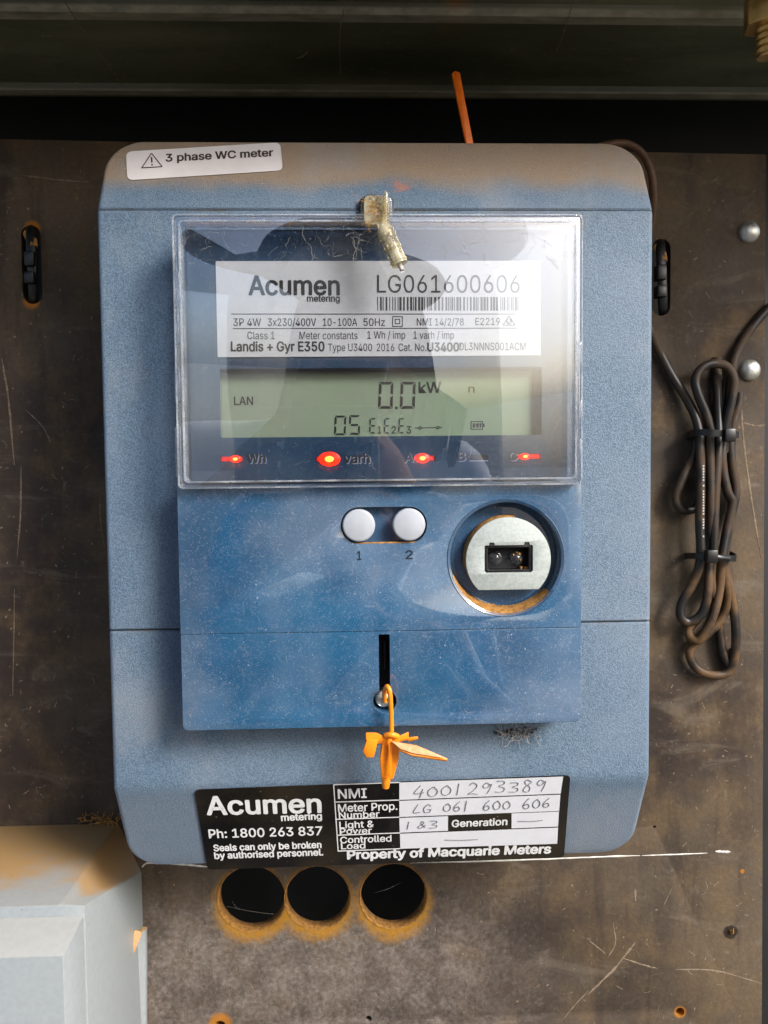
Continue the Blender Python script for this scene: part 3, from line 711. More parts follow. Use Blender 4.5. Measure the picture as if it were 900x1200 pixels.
# buttons
slab('button_recess_floor', inset(pill, -0.0004), P0, 0.0002, 0.0050, M['recess'], meter)
lowpill = pill
for c_ in (b1, b2):
    cc = at(420.5 if c_ is b1 else 479.5, 616 if c_ is b1 else 615, -0.0100)
    slab('push_button', circle(cc.x, cc.z, 19.2 * pxF, 36), P0, 0.0050, 0.0098, M['button'], meter, 0.0007, 4, 0.0005)
V, F = tube_data([Vector((b1.x - 0.004 + t * (b2.x - b1.x + 0.008), YF + 0.0005, (b1.z + b2.z) / 2 - 21.0 * pxF)) for t in [i / 14 for i in range(15)]], 0.00035, 6)
pydata('recess_dust', V, F, M['dust'], meter, True)
for s, x, y in (('1', 421, 656), ('2', 479.5, 655)):
    lettering(s, (x - (2.4 if s == '1' else 4), y), (x + (2.4 if s == '1' else 4), y), 10, PF, M['fadedink'], front, 0.008)

# ---- dial, name plate, LCD, lamps (behind the window)
wx0, wx1 = (at(203, 251, YW).x + at(208, 570, YW).x) / 2, (at(682.5, 253, YW).x + at(681.5, 562, YW).x) / 2
wz1, wz0 = at(440, 251.5, YW).z, at(445, 570, YW).z
l0, l1 = at(259, 513, YD), at(635, 430, YD)
lcd_hole = rrect(l0.x, l0.z, l1.x, l1.z, 0.0003, 2)
dx0, dx1, dz0, dz1 = wx0 + 0.0024, wx1 - 0.0024, wz0 + 0.0022, wz1 - 0.0022
led_px = [('Wh', 271, 538, 258, 284), ('varh', 384, 538, 370, 396), ('A', 497, 537, 485, 510), ('B', 561, 536, 550, 572), ('C', 620, 535, 607, 634)]
slots_ = []
for nm, cx, cy, xa, xb in led_px:
    a, b = at(xa, cy + 3.2, YD), at(xb, cy - 3.2, YD); slots_.append(rrect(a.x, a.z, b.x, b.z, 0.0004, 3))
dial = plate('dial', rrect(dx0, dz0, dx1, dz1, 0.0005, 3), [lcd_hole] + slots_, P0, -YB + 0.0001, -YD, M['dial'], meter)
# dark back of the wells
slab('lamp_well', rrect(dx0 + .003, at(440, 548, YD).z, dx1 - .002, at(440, 527, YD).z, 0.0003, 2), P0, 0.0001, 0.0022, M['void'], meter)
display = slab('display', rrect(l0.x - 0.0006, l0.z - 0.0006, l1.x + 0.0006, l1.z + 0.0006, 0.0002, 2), P0, 0.0001, -YL, M['lcd'], meter)
PLt = facing(YL - 0.00002)
def seg_digit(x0, y0, x1, y1, segs, w, sk=0.0):
    """seven segments as printed quads in photo pixels"""
    ym = (y0 + y1) / 2; g = 0.7; h = w
    S = {'a': [(x0 + g, y0), (x1 - g, y0), (x1 - g - h, y0 + h), (x0 + g + h, y0 + h)], 'd': [(x0 + g + h, y1 - h), (x1 - g - h, y1 - h), (x1 - g, y1), (x0 + g, y1)],
         'g': [(x0 + h, ym - h / 2), (x1 - h, ym - h / 2), (x1 - h, ym + h / 2), (x0 + h, ym + h / 2)],
         'f': [(x0, y0 + g), (x0 + h, y0 + h + g), (x0 + h, ym - g - h / 2), (x0, ym - g)], 'e': [(x0, ym + g), (x0 + h, ym + g + h / 2), (x0 + h, y1 - h - g), (x0, y1 - g)],
         'b': [(x1, y0 + g), (x1, ym - g), (x1 - h, ym - g - h / 2), (x1 - h, y0 + h + g)], 'c': [(x1, ym + g), (x1, y1 - g), (x1 - h, y1 - h - g), (x1 - h, ym + g + h / 2)]}
    return [[(px_ + (y1 - py_) * sk, py_) for px_, py_ in S[k]] for k in segs]
for args in (((443, 447.5, 460, 479), 'abcdef', 3.2), ((468.5, 447.5, 486, 479), 'abcdef', 3.2), ((391.5, 487, 405, 510), 'abcdef', 2.3), ((408.5, 486.5, 421.5, 509.5), 'afgcd', 2.3),
             ((432.5, 490, 440.5, 508), 'adefg', 1.6), ((449.5, 490, 457, 508), 'adefg', 1.6), ((466.5, 490, 474, 508), 'adefg', 1.6)):
    print_strip(seg_digit(*args[0], args[1], args[2], 0.04), PLt, M['lcdink'], display, 'digit')
print_strip([[(463, 476.5), (466, 476.5), (466, 479.5), (463, 479.5)]], PLt, M['lcdink'], display, 'decimal_point')
lettering('kW', (491, 460.5), (517, 460), 12.5, PLt, M['lcdink'], display, 0.012)
lettering('LAN', (274.5, 474.5), (296.5, 474.5), 9.5, PLt, M['lcdink'], display, 0.01)
lettering('n', (549, 460), (556, 460), 9, PLt, M['lcdink'], display, 0.0)
for s, a, b in (('1', 443, 446.5), ('2', 459, 464), ('3', 476.5, 481.5)): lettering(s, (a, 508), (b, 508), 8.5, PLt, M['lcdink'], display, 0.01)
def pcirc(x, y, r0, r1, n=12):
    return [[(x + r0 * math.cos(2 * math.pi * i / n), y + r0 * math.sin(2 * math.pi * i / n)), (x + r1 * math.cos(2 * math.pi * i / n), y + r1 * math.sin(2 * math.pi * i / n)),
             (x + r1 * math.cos(2 * math.pi * (i + 1) / n), y + r1 * math.sin(2 * math.pi * (i + 1) / n)), (x + r0 * math.cos(2 * math.pi * (i + 1) / n), y + r0 * math.sin(2 * math.pi * (i + 1) / n))] for i in range(n)]
print_strip([pline((486, 501.5), (491, 501.5), 1), pline((494, 501.5), (511, 501), 1), pline((515, 501), (518, 501), 1)] + pcirc(492.5, 501.5, 1, 2) + pcirc(513, 501, 1, 2), PLt, M['lcdink'], display, 'link_symbol')
print_strip([pline((551.5, 494), (566, 494), 1), pline((551.5, 503), (566, 503), 1), pline((552, 494), (552, 503), 1), pline((565.5, 494), (565.5, 503), 1), pline((567, 496.5), (567, 500.5), 1.6), pline((554, 498.5), (557, 498.5), 5), pline((558, 498.5), (561, 498.5), 5), pline((562, 498.5), (564, 498.5), 5)], PLt, M['lcdink'], display, 'battery_symbol')
# dark strips right of and above the glass, standing in for recess shade
a, b = at(624, 513, YL), at(636, 431, YL)
slab('display_shade_side', rrect(a.x, a.z, b.x, b.z, 0.0003, 2), P0, -YL, -YL + 0.0012, M['darkgreen'], meter)
a, b = at(255, 437, YL), at(640, 428, YL)
slab('display_shade_top', rrect(a.x, a.z, b.x, b.z, 0.0003, 2), P0, -YL, -YL + 0.0022, M['darkgreen'], meter)
# lamps
for nm, cx, cy, xa, xb in led_px:
    lit = nm != 'B'
    lamp = slab('indicator_lamp', rrect(at(xa + 1, cy, YD).x, at(xa, cy + 2.8, YD).z, at(xb - 1, cy, YD).x, at(xa, cy - 2.8, YD).z, 0.0003, 3), P0, 0.0022, 0.0038, M['leddim' if lit else 'void'], meter, 0.0002)
    if not lit: print_strip([pline((xa, cy + 4.2), (xb, cy + 4.0), 1.0)], PD, M['halo'], lamp, 'slot_edge')
    if lit:
        ox = {'Wh': 5, 'varh': 2, 'A': -2, 'C': -5}[nm]; rr = {'Wh': 0.0012, 'varh': 0.0023, 'A': 0.0016, 'C': 0.0011}[nm]
        g = at(cx + ox, cy, YD)
        slab('lamp_lens', [(g.x + rr * 1.5 * math.cos(t / 24 * math.tau), g.z + rr * math.sin(t / 24 * math.tau)) for t in range(24)], P0, 0.0036, 0.0049, M['ledred'], lamp, 0.0004, 3, 0.0004)
        slab('lamp_core', [(g.x + rr * 0.62 * math.cos(t / 20 * math.tau), g.z + rr * 0.42 * math.sin(t / 20 * math.tau)) for t in range(20)], P0, 0.0046, 0.00545, M['ledcore'], lamp, 0.0002, 2, 0.0002)
for s, a, b, y, c_ in (('Wh', 290, 311, 542.5, 10.5), ('varh', 403, 433, 542.5, 11), ('A', 474, 484, 541.5, 11), ('B', 537, 545, 540, 10.5), ('C', 596.5, 606, 539.5, 10)):
    lettering(s, (a + 0.9, y + 0.9), (b + 0.9, y + 0.5), c_, PD, M['halo'], dial, 0.03, 0.00004, 'raised_edge')
    lettering(s, (a, y), (b, y - 0.4), c_, PD, M['fadedink'], dial, 0.022)

# name plate
YN = YD - 0.0005; PN = facing(YN)
a, b = at(255, 418.5, YN), at(633.5, 305.5, YN)
plate_ = slab('name_plate', rrect(a.x, a.z, b.x, b.z, 0.0002, 2), P0, -YD + 0.00005, -YN, M['white'], meter)
def np_(s, x0, x1, y, c_, bold=0.0): lettering(s, (x0, y), (x1, y), c_, PN, M['ink'], plate_, bold)
np_('Acumen', 292, 397.5, 345.5, 22, 0.018); np_('metering', 360, 398, 353.5, 7.6, 0.02)
np_('LG061600606', 442, 609, 343, 20.5, -0.006)
np_('3P 4W', 273.5, 306, 382, 8.8); np_('3x230/400V', 314, 370.5, 382, 8.8); np_('10-100A', 378.5, 418.5, 382, 8.8); np_('50Hz', 426, 451, 382, 8.8)
np_('NMI 14/2/78', 488.5, 543.5, 381.5, 8.4); np_('E2219', 557, 586, 381, 8.4)
np_('Class 1', 290, 322, 397.5, 8.8, -0.006); np_('Meter constants', 351, 419, 397.5, 8.8, -0.006); np_('1 Wh / imp', 430.5, 475, 397, 8.8, -0.006); np_('1 varh / imp', 484.5, 532, 397, 8.8, -0.006)
np_('Landis + Gyr E350', 271, 380, 411.5, 11, 0.022); np_('Type U3400', 384.5, 436, 411.5, 8.8, -0.004); np_('2016', 441.5, 462, 411.5, 8.8, -0.004); np_('Cat. No.', 467, 499.5, 411.5, 8.8, -0.004)
np_('U3400', 501, 537.5, 411.5, 9.8, 0.03); np_('DL3NNNS001ACM', 538.5, 616, 410.5, 9, -0.006)
print_strip([pline((271, 368), (604, 368), 1.0)], PN, M['ink'], plate_, 'rule_line'); print_strip([pline((273, 385), (606, 384.5), 1.0)], PN, M['ink'], plate_, 'rule_line')
bars = []; x = 442.0; rb = random.Random(3)
while x < 607:
    w = rb.choice((1, 1, 1.1, 2, 2, 2.6)); bars.append([(x, 348), (min(608, x + w), 348), (min(608, x + w), 364), (x, 364)]); x += w + rb.choice((0.9, 1, 1, 1.8, 2.4))
bo = print_strip(bars, PN, M['ink'], plate_, 'barcode'); bo['kind'] = 'stuff'
def sq(x0, y0, x1, y1, w): return [pline((x0 - w / 2, y0), (x1 + w / 2, y0), w), pline((x0 - w / 2, y1), (x1 + w / 2, y1), w), pline((x0, y0 + w / 2), (x0, y1 - w / 2), w), pline((x1, y0 + w / 2), (x1, y1 - w / 2), w)]
print_strip(sq(460, 371, 471.5, 382.5, 1) + sq(463.2, 374.2, 468.4, 379.3, 1), PN, M['ink'], plate_, 'insulation_symbol')
print_strip([pline((596.5, 370), (589.5, 381), 1), pline((596.5, 370), (603.5, 381), 1), pline((589.5, 381), (603.5, 381), 1), pline((594, 376.5), (596, 379), 1), pline((596, 379), (600, 374), 1)] + pcirc(596.5, 376.8, 2.6, 3.4), PN, M['ink'], plate_, 'approval_mark')

# ---- clear window
win = slab('window_cover', rrect(wx0 + 0.0004, wz0 + 0.0004, wx1 - 0.0004, wz1 - 0.0004, 0.0014, 4), P0, -YW - 0.0013, -YW, M['window'], meter, 0.0003)
wt = 0.0021
plate('window_rim', rrect(wx0, wz0, wx1, wz1, 0.0016, 5), [rrect(wx0 + wt, wz0 + wt, wx1 - wt, wz1 - wt, 0.0008, 4)], P0, -YB + 0.0002, -YW - 0.0015, M['clear'], meter, 0.0002)
for d_, t_ in ((-0.00012, 0.00045), (wt - 0.00045, 0.00055)):
    plate('window_glint_lip', rrect(wx0 + d_, wz0 + d_, wx1 - d_, wz1 - d_, 0.0016, 5), [rrect(wx0 + d_ + t_, wz0 + d_ + t_, wx1 - d_ - t_, wz1 - d_ - t_, 0.0012, 4)], P0, 0.0075, -YW + 0.00035, M['lip'], meter, 0.00012)  # thin added walls that draw the rim's bright refraction lines
for (px_, y0, y1) in ((207, 318, 352), (207, 368, 402), (208, 430, 470), (209, 500, 560), (678.5, 400, 440), (678.5, 470, 505), (678.5, 515, 545)):
    a, b = at(px_ - 3, y1, YW), at(px_ + 3, y0, YW)
    box('window_clip', (a.x, YW - 0.0006, a.z), (b.x, YW + 0.004, b.z), M['clear'], meter, 0.0004)
a, b = at(219, 267, YD), at(676, 262, YD)
V, F = tube_data([Vector((a.x + (b.x - a.x) * i / 60, YD - 0.0009, (a.z + b.z) / 2 + random.uniform(-1, 1) * 0.00012)) for i in range(61)], lambda t: 0.0006 + 0.0004 * random.random(), 6)
pydata('dust_ledge', V, F, M['dust'], meter, True)
slab('hinge_lug', rrect(at(424, 262, YW).x, at(424, 264, YW).z, at(462, 262, YW).x, at(424, 226, YW).z, 0.0025, 5), P0, -YB + 0.0002, 0.0125, M['clear'], meter, 0.0012, 3)
slab('hinge_lug_dark', rrect(at(421, 262, 0).x, at(421, 252, 0).z, at(440, 262, 0).x, at(424, 226, 0).z, 0.002, 5), P0, -YB + 0.0002, -YB + 0.0016, M['void'], meter, 0.0006, 3)  # black slab behind the left part of the lug

# ---- stickers
def sticker(name, corners, plane, mat, r, thick=0.00012, lift=0.0002):
    pts = [Vector(plane.uv(plane.hit(*c))) for c in corners]       # tl, tr, br, bl
    out = []; n_ = 4
    for i in (3, 2, 1, 0):
        p, pa, pb = pts[i], pts[(i + 1) % 4], pts[(i - 1) % 4]
        e1, e2 = (pa - p).normalized(), (pb - p).normalized()
        for k in range(7):
            t = k / 6; q = (p + e1 * r) * (1 - t) ** 2 + p * 2 * t * (1 - t) + (p + e2 * r) * t * t
            out.append(tuple(q))
    return slab(name, out, plane, lift, lift + thick, mat, meter), plane.off(lift + thick)
st1, S1 = sticker('warning_sticker', [(148, 178.5), (328.5, 167.5), (331.5, 200.5), (149.5, 212)], PT, M['sticker'], 0.0022)
lettering('3 phase WC meter', (194.5, 189.5), (320, 183), 8.6, S1, M['brownink'], st1, 0.022)
print_strip([pline((177.5, 179.5), (166, 196.8), 1.2), pline((177.5, 179.5), (190, 195.2), 1.2), pline((165.5, 196.8), (190.3, 195.2), 1.2)], S1, M['brownink'], st1, 'warning_triangle')
print_strip([pline((177.6, 184), (178, 190.5), 1.8), pline((178.1, 192), (178.2, 194), 1.8)], S1, M['brownink'], st1, 'exclamation_mark')
st2, S2 = sticker('property_sticker', [(228, 924), (668, 907), (660.5, 1003.5), (243.5, 1017.5)], PBt, M['stickblack'], 0.0020, 0.00015, 0.00045)
S2h = S2.off(0.00008)
def s2(s, p0, p1, c_, bold=0.0): lettering(s, p0, p1, c_, S2, M['whiteink'], st2, bold, 0.00016)
s2('Acumen', (243.5, 954.3), (376, 951.5), 21, 0.018); s2('metering', (330, 961.5), (377, 959.5), 7.6, 0.028)
s2('Ph: 1800 263 837', (245.5, 981.8), (377.5, 978), 10, 0.014)
s2('Seals can only be broken', (251, 997), (376.5, 993), 7.4, 0.028); s2('by authorised personnel.', (252, 1006), (378.5, 1001.8), 7.4, 0.028)
s2('NMI', (396.5, 935.5), (429.5, 934.3), 10.8, 0.012); s2('Meter Prop.', (396.5, 951), (465.5, 948.5), 8.8, 0.012); s2('Number', (397.5, 959), (444.5, 957), 7.4, 0.012)
s2('Light &', (398, 970.3), (438, 968.8), 7.6, 0.012); s2('Power', (398.5, 977.3), (435.5, 976), 6.8, 0.012)
s2('Controlled', (399, 987.8), (458.5, 985.5), 7.4, 0.012); s2('Load', (400, 994.8), (428, 993.6), 7, 0.012)
s2('Property of Macquarie Meters', (407.5, 1006.3), (644.5, 999.2), 9.8, 0.034)
LNS = [pline((391, 919.6), (468, 916.9), 1.2), pline((391.5, 940), (468, 937.5), 1.2), pline((393, 960.2), (468, 957.6), 1.2), pline((394.5, 978.8), (469, 976), 1.2), pline((396, 997.4), (469, 994.5), 1.2), pline((391, 919.4), (396.3, 997.6), 1.2)]
for l in LNS: print_strip([l], S2, M['whiteink'], st2, 'table_line', 0.00012)
cells = [[(468, 917), (660, 910), (657, 930), (468, 937.4)], [(468, 938.6), (656.8, 931.2), (655.2, 950.4), (468, 957.4)], [(468, 958.6), (525, 956.4), (525, 973.6), (468.5, 975.8)],
         [(599.5, 953.2), (655, 951.2), (654, 968.6), (599.5, 970.8)], [(468.7, 977), (654, 969.8), (653, 988.8), (469.2, 994.6)]]
for c_ in cells: print_strip([c_], S2, M['cell'], st2, 'writing_cell', 0.00012)
s2('Generation', (529.5, 968.8), (594, 966.2), 8, 0.02)
GL = {'4': [[(0.55, 1), (0.05, 0.35), (0.95, 0.4)], [(0.8, 0.7), (0.6, -0.05)]], '0': [[(0.5, 0.9), (0.1, 0.6), (0.1, 0.25), (0.45, 0.05), (0.85, 0.25), (0.9, 0.6), (0.55, 0.92)]],
      '1': [[(0.55, 1), (0.45, 0)]], '2': [[(0.1, 0.75), (0.4, 1), (0.8, 0.75), (0.5, 0.35), (0.05, 0.05), (0.5, 0.1), (0.95, 0.02)]],
      '9': [[(0.8, 0.75), (0.4, 0.98), (0.1, 0.65), (0.45, 0.5), (0.85, 0.85), (0.75, 0.4), (0.55, 0)]], '3': [[(0.1, 0.95), (0.75, 0.95), (0.75, 0.7), (0.35, 0.55), (0.85, 0.4), (0.7, 0.08), (0.05, 0.08)]],
      '8': [[(0.8, 0.85), (0.4, 1), (0.2, 0.75), (0.7, 0.4), (0.6, 0.05), (0.15, 0.1), (0.25, 0.4), (0.85, 0.8)]], 'L': [[(0.5, 1), (0.05, 0.1), (0.9, 0.12)]],
      'G': [[(0.95, 0.8), (0.5, 0.98), (0.05, 0.5), (0.3, 0.08), (0.85, 0.15), (0.85, 0.45), (0.5, 0.42)], [(0.8, 0.45), (1.05, 0.45)]],
      '6': [[(0.75, 1), (0.25, 0.6), (0.1, 0.2), (0.5, 0.02), (0.85, 0.25), (0.6, 0.48), (0.15, 0.3)]], '&': [[(0.9, 0.2), (0.4, 0.75), (0.5, 0.95), (0.7, 0.75), (0.15, 0.3), (0.4, 0.1), (0.9, 0.5)]], '-': [[(0, 0.5), (1, 0.52)]]}
rh = random.Random(11)
def hand(s, x0, y0, x1, y1, h, adv=None):
    """pen writing: glyph centres spread from x0 to x1 along a baseline y0 to y1"""
    n_ = len(s); w = (x1 - x0) / n_
    for i, ch in enumerate(s):
        if ch == ' ': continue
        t = i / max(1, n_ - 1); bx = x0 + w * i; by = y0 + (y1 - y0) * t + rh.uniform(-0.6, 0.6); sc = rh.uniform(0.9, 1.1)
        data = []
        for st in GL[ch]:
            P = [S2.hit(bx + (0.08 + u * 0.8) * w * (1 if ch != '1' else 0.7) + v * h * 0.12, by - v * h * sc, 0.00022) for u, v in st]
            data.append(tube_data(smooth_path(P, 5), 0.00014, 4))
        pydata('pen_figure', *join_data(data), M['pen'], st2)
hand('4001293389', 483, 934.5, 642, 927, 13.5); hand('LG 061 600 606', 483, 953.5, 646, 946.5, 11.5); hand('1&3', 473, 972, 515, 970.5, 9.5)
for a, b in (((607, 962.3), (636, 961.3)), ((521, 984.3), (560, 983.6))):
    pydata('pen_dash', *tube_data(smooth_path([S2.hit(*a, 0.00022), S2.hit((a[0] + b[0]) / 2, a[1] + 0.3, 0.00022), S2.hit(*b, 0.00022)], 4), 0.00013, 4), M['pen'], st2)

# ---- lint and fibres lying on the meter
def fibre(c, L, r, yj=0.0002):
    a = random.uniform(0, math.tau); P = []; p = Vector(c)
    for i in range(5):
        P.append(p.copy()); a += random.uniform(-0.9, 0.9); p = p + Vector((math.cos(a) * L / 4, random.uniform(-yj, yj) * 0.3, math.sin(a) * L / 4))
    return tube_data(smooth_path(P, 2), r, 3)
its = []
for _ in range(190):
    x, y = random.uniform(215, 676), random.choice((random.uniform(262, 305), random.uniform(262, 560), random.uniform(268, 310))); its.append(fibre(at(x, y, YW - 0.00035), random.uniform(0.0008, 0.006), random.uniform(0.00001, 0.00003)))
for _ in range(260):
    x, y = random.uniform(216, 678), random.uniform(575, 850)
    c_ = at(x, y, YF - 0.0002)
    if (Vector((c_.x, c_.z)) - Vector((cport.x, cport.z))).length < rport + 0.001 or (395 < x < 505 and 590 < y < 642) or (435 < x < 470 and y > 735): continue
    its.append(fibre(c_, random.uniform(0.0004, 0.0022), random.uniform(0.00001, 0.000028)))
for _ in range(90):
    its.append(fibre(at(random.gauss(605, 14), random.gauss(859, 3.5), YB - 0.0003 - random.random() * 0.0012), random.uniform(0.001, 0.005), random.uniform(0.00003, 0.00008), 0.001))
for _ in range(22):
    its.append(fibre(at(random.uniform(405, 480), random.uniform(255, 290), YW - 0.0006), random.uniform(0.004, 0.012), 0.00003, 0.001))
lint = pydata('lint', *join_data(its), M['dustgrey'], meter); lint['kind'] = 'stuff'
its = []
for _ in range(60):
    c_ = at(random.gauss(605, 12), random.gauss(858, 2.5), YB - 0.0004); rr = random.uniform(0.0002, 0.0006)
    its.append(tube_data([c_ + Vector((0, 0.0004, 0)), c_ + Vector((rr * 0.3, -rr * 0.5, rr * 0.2)), c_ + Vector((0, -rr, 0))], rr * 0.6, 5))
crumbs = pydata('dirt_crumbs', *join_data(its), M['brownink'], meter); crumbs['kind'] = 'stuff'

# ================================================================== SEALS
# yellowed clear seal hanging over the window's upper edge
s_loc = at(446, 262, -0.016)
seal = thing('plastic_seal', 'yellowed clear plastic seal hanging over the top edge of the clear window', 'seal', s_loc)
a, b = at(427, 263, -0.0165), at(456, 229, -0.0165)
plate('seal_block', rrect(a.x, a.z, b.x, b.z, 0.0016, 5), [rrect(at(442.5, 250, -0.0165).x, at(442, 250.5, -0.0165).z, at(448, 250, -0.0165).x, at(442, 244.5, -0.0165).z, 0.0001, 2)], facing(-0.0165), -0.0035, 0.0, M['sealclear'], seal, 0.0006)
poly_prism('seal_fin', [at(450.5, 222, -0.0185), at(454.5, 226, -0.0185), at(453.5, 264, -0.0185), at(448, 266, -0.0185), at(450, 236, -0.0185)], (0, -1, 0), 0.0035, M['sealclear'], seal, 0.0003)
p0, p1 = at(448, 262, -0.0170), at(468.5, 310, -0.0185)
tube('seal_barrel', [p0, p0.lerp(p1, 0.25), p0.lerp(p1, 0.6), p1], lambda t: 0.0017 + 0.0008 * min(1, t * 4), M['sealclear'], seal, 14, 5)
tube('seal_core', [p0 + Vector((0, 0.0005, 0)), p0.lerp(p1, 0.5), p1.lerp(p0, 0.06)], 0.0009, M['dustgrey'], seal, 8, 4)
tube('seal_pin', [p1.lerp(p0, 0.1), p0.lerp(p1, 1.07), p0.lerp(p1, 1.14)], 0.0007, M['dustgrey'], seal, 8, 3)
for t_ in (0.3, 0.62, 0.92):
    c0 = p0.lerp(p1, t_); dd_ = (p1 - p0).normalized()
    tube('seal_crimp', [c0 - dd_ * 0.0003, c0 + dd_ * 0.0003], 0.00268, M['sealclear'], seal, 14, 1)
pydata('barrel_dirt', *join_data([fibre(p0.lerp(p1, random.uniform(0.15, 0.95)) + Vector((random.uniform(-0.0016, 0.0016), -0.0026, 0)), 0.002, 0.00006, 0.0003) for _ in range(16)]), M['brownink'], seal)['kind'] = 'stuff'
poly_prism('seal_tab', [at(441, 262, -0.0185), at(452, 262, -0.0185), at(460, 272, -0.0188), at(446, 276, -0.0188)], (0, -1, 0), 0.0012, M['sealclear'], seal, 0.0003)
pydata('seal_dirt', *join_data([fibre(at(random.gauss(441, 8), random.gauss(246, 12), -0.0168), 0.004, 0.00007, 0.0006) for _ in range(40)]), M['dust'], seal)['kind'] = 'stuff'
# orange seal
o_loc = at(457, 866, -0.011)
os_ = thing('orange_seal', 'orange plastic security seal looped over the screw below the meter window', 'seal', o_loc)
tube('seal_loop', [at(451, 822, -0.0075), at(450.5, 812, -0.0095), at(453.5, 804.5, -0.0125), at(457, 812, -0.0135), at(458.3, 835, -0.0125), at(459, 868, -0.0115)], 0.00075, M['orange'], os_, 10, 8)
def oc(pts, nrm, th, mat, nm, bev=0.00025): return poly_prism(nm, [at(x, y, Y) for x, y, Y in pts], nrm, th, mat, os_, bev)
oc([(449.5, 862, -0.0125), (468.5, 864, -0.0125), (467.5, 890, -0.0115), (461, 914, -0.0095), (447, 914, -0.0095), (445, 890, -0.0115)], (0, -1, 0.05), 0.0042, M['orange'], 'seal_body', 0.0006)
tube('seal_tip', [at(452.5, 908, -0.0085), at(452.3, 917, -0.0082), at(452, 923, -0.0080)], lambda t: 0.0017 - 0.0006 * t, M['orange'], os_, 10, 4)
oc([(455, 866, -0.0140), (457.5, 866, -0.0140), (457, 912, -0.0115), (455.5, 912, -0.0115)], (-1, -0.3, 0), 0.0006, M['orange'], 'seal_rib', 0.0001)
oc([(428.5, 858, -0.0130), (441, 858, -0.0130), (457, 866, -0.0125), (440, 869, -0.0125), (429, 867, -0.0135)], (0, -0.6, 0.8), 0.0016, M['orange'], 'seal_wing')
oc([(430, 867, -0.0138), (443.5, 867, -0.0132), (438, 888, -0.0125), (429, 888, -0.0125), (425, 881, -0.0128)], (0, -1, 0), 0.0012, M['orange'], 'seal_wing')
oc([(459, 866, -0.0125), (479, 857, -0.0115), (479, 865, -0.0115), (466, 869, -0.0120)], (0, -0.7, 0.7), 0.0010, M['orange'], 'seal_wing')
oc([(476, 864, -0.0112), (490, 862.5, -0.0110), (490.5, 865, -0.0110), (478, 868, -0.0112)], (0, -0.7, 0.7), 0.0010, M['orange'], 'seal_wing')
oc([(457, 868, -0.0138), (488, 873, -0.0140), (525.5, 889, -0.0150), (523, 891, -0.0150), (483, 885, -0.0165), (468, 879, -0.0160)], (0.05, -0.75, 0.65), 0.0011, M['orange'], 'seal_blade', 0.0002)
oc([(459, 868.6, -0.0145), (487, 873.6, -0.0147), (521, 888.5, -0.0156), (484, 882.6, -0.0168), (469, 877.2, -0.0164)], (0.05, -0.75, 0.65), 0.0002, M['orangedusty'], 'blade_dust', 0)
tube('seal_collar', [at(452, 862, -0.0128), at(459, 861, -0.0140), at(466, 863, -0.0128)], 0.0009, M['orange'], os_, 8, 4)
# orange strip behind the meter
ostrip = poly_prism('plastic_strip', [at(529.5, 86, 0.028), at(533, 82.5, 0.028), at(539, 84.5, 0.028), at(555, 168, 0.028), at(554, 215, 0.028), at(545, 215, 0.028), at(546, 168, 0.028)], (0.1, -1, 0), 0.0012, M['orangedark'], None, 0.0003)
tag(ostrip, 'narrow bright orange plastic strip sticking up behind the top of the meter', 'plastic strip')

# ================================================================== CABLES, CLIPS, FASTENERS ON THE BOARD
CR = 0.00185
cable = thing('coiled_cable', 'coiled black cable with brown dust hanging on the board right of the meter', 'cable', at(835, 650, BY))
def cpts(l): return [at(x, y, BY - CR - dy) for x, y, dy in l]
strands = {
 'cable_lead': [[(748, 350, 0.001), (765, 395, 0.001), (785, 436, 0.001), (806, 470, 0.002), (818, 500, 0.004), (826, 560, 0.006), (829, 640, 0.006), (836, 700, 0.005)],
                [(930, 335, 0.0), (900, 362, 0.0), (876, 391, 0.0), (860, 422, 0.001), (855, 455, 0.001), (851, 500, 0.002), (848, 560, 0.001)]],
 'cable_loop': [[(835, 520, 0.004), (829, 490, 0.005), (818, 462, 0.006), (815, 445, 0.006), (823, 431, 0.006), (837, 426, 0.006), (852, 430, 0.006), (860, 446, 0.006), (857, 470, 0.006), (850, 500, 0.005), (848, 530, 0.004)],
                [(840, 440, 0.001), (841, 470, 0.002), (842, 520, 0.006), (838, 580, 0.008), (836, 650, 0.008)],
                [(816, 505, 0.002), (814, 530, 0.004), (800, 560, 0.005), (792, 583, 0.004), (799, 597, 0.003), (817, 593, 0.002), (824, 560, 0.001)],
                [(820, 505, 0.007), (821, 560, 0.009), (820, 610, 0.009), (821, 655, 0.009), (812, 683, 0.007), (799, 707, 0.006), (798, 723, 0.006), (808, 729, 0.006), (823, 718, 0.007), (830, 690, 0.008), (831, 650, 0.006), (833, 600, 0.008), (831, 505, 0.008)],
                [(849, 505, 0.005), (846, 540, 0.006), (852, 575, 0.006), (858, 590, 0.005), (852, 620, 0.005), (846, 655, 0.006), (843, 690, 0.006), (836, 720, 0.007), (822, 748, 0.006), (811, 749, 0.004), (807, 738, 0.002), (818, 725, 0.001)],
                [(855, 505, 0.003), (857, 540, 0.003), (862, 575, 0.002), (858, 600, 0.002), (850, 640, 0.004), (849, 672, 0.005), (853, 700, 0.004), (847, 722, 0.003), (832, 740, 0.003), (815, 754, 0.002), (808, 766, 0.002), (816, 783, 0.002), (834, 791, 0.002), (853, 788, 0.002), (861, 768, 0.003), (862, 735, 0.004), (857, 700, 0.004), (850, 668, 0.004), (846, 640, 0.002)],
                [(842, 700, 0.001), (843, 735, 0.001), (847, 765, 0.001), (857, 783, 0.001), (860, 760, 0.001)]],
 'cable_end': [[(840, 419, -0.001), (840, 428, -0.001), (841, 445, 0.0)], [(866, 460, 0.0), (865, 475, 0.0), (858, 500, 0.001), (856, 530, 0.0)]],
}
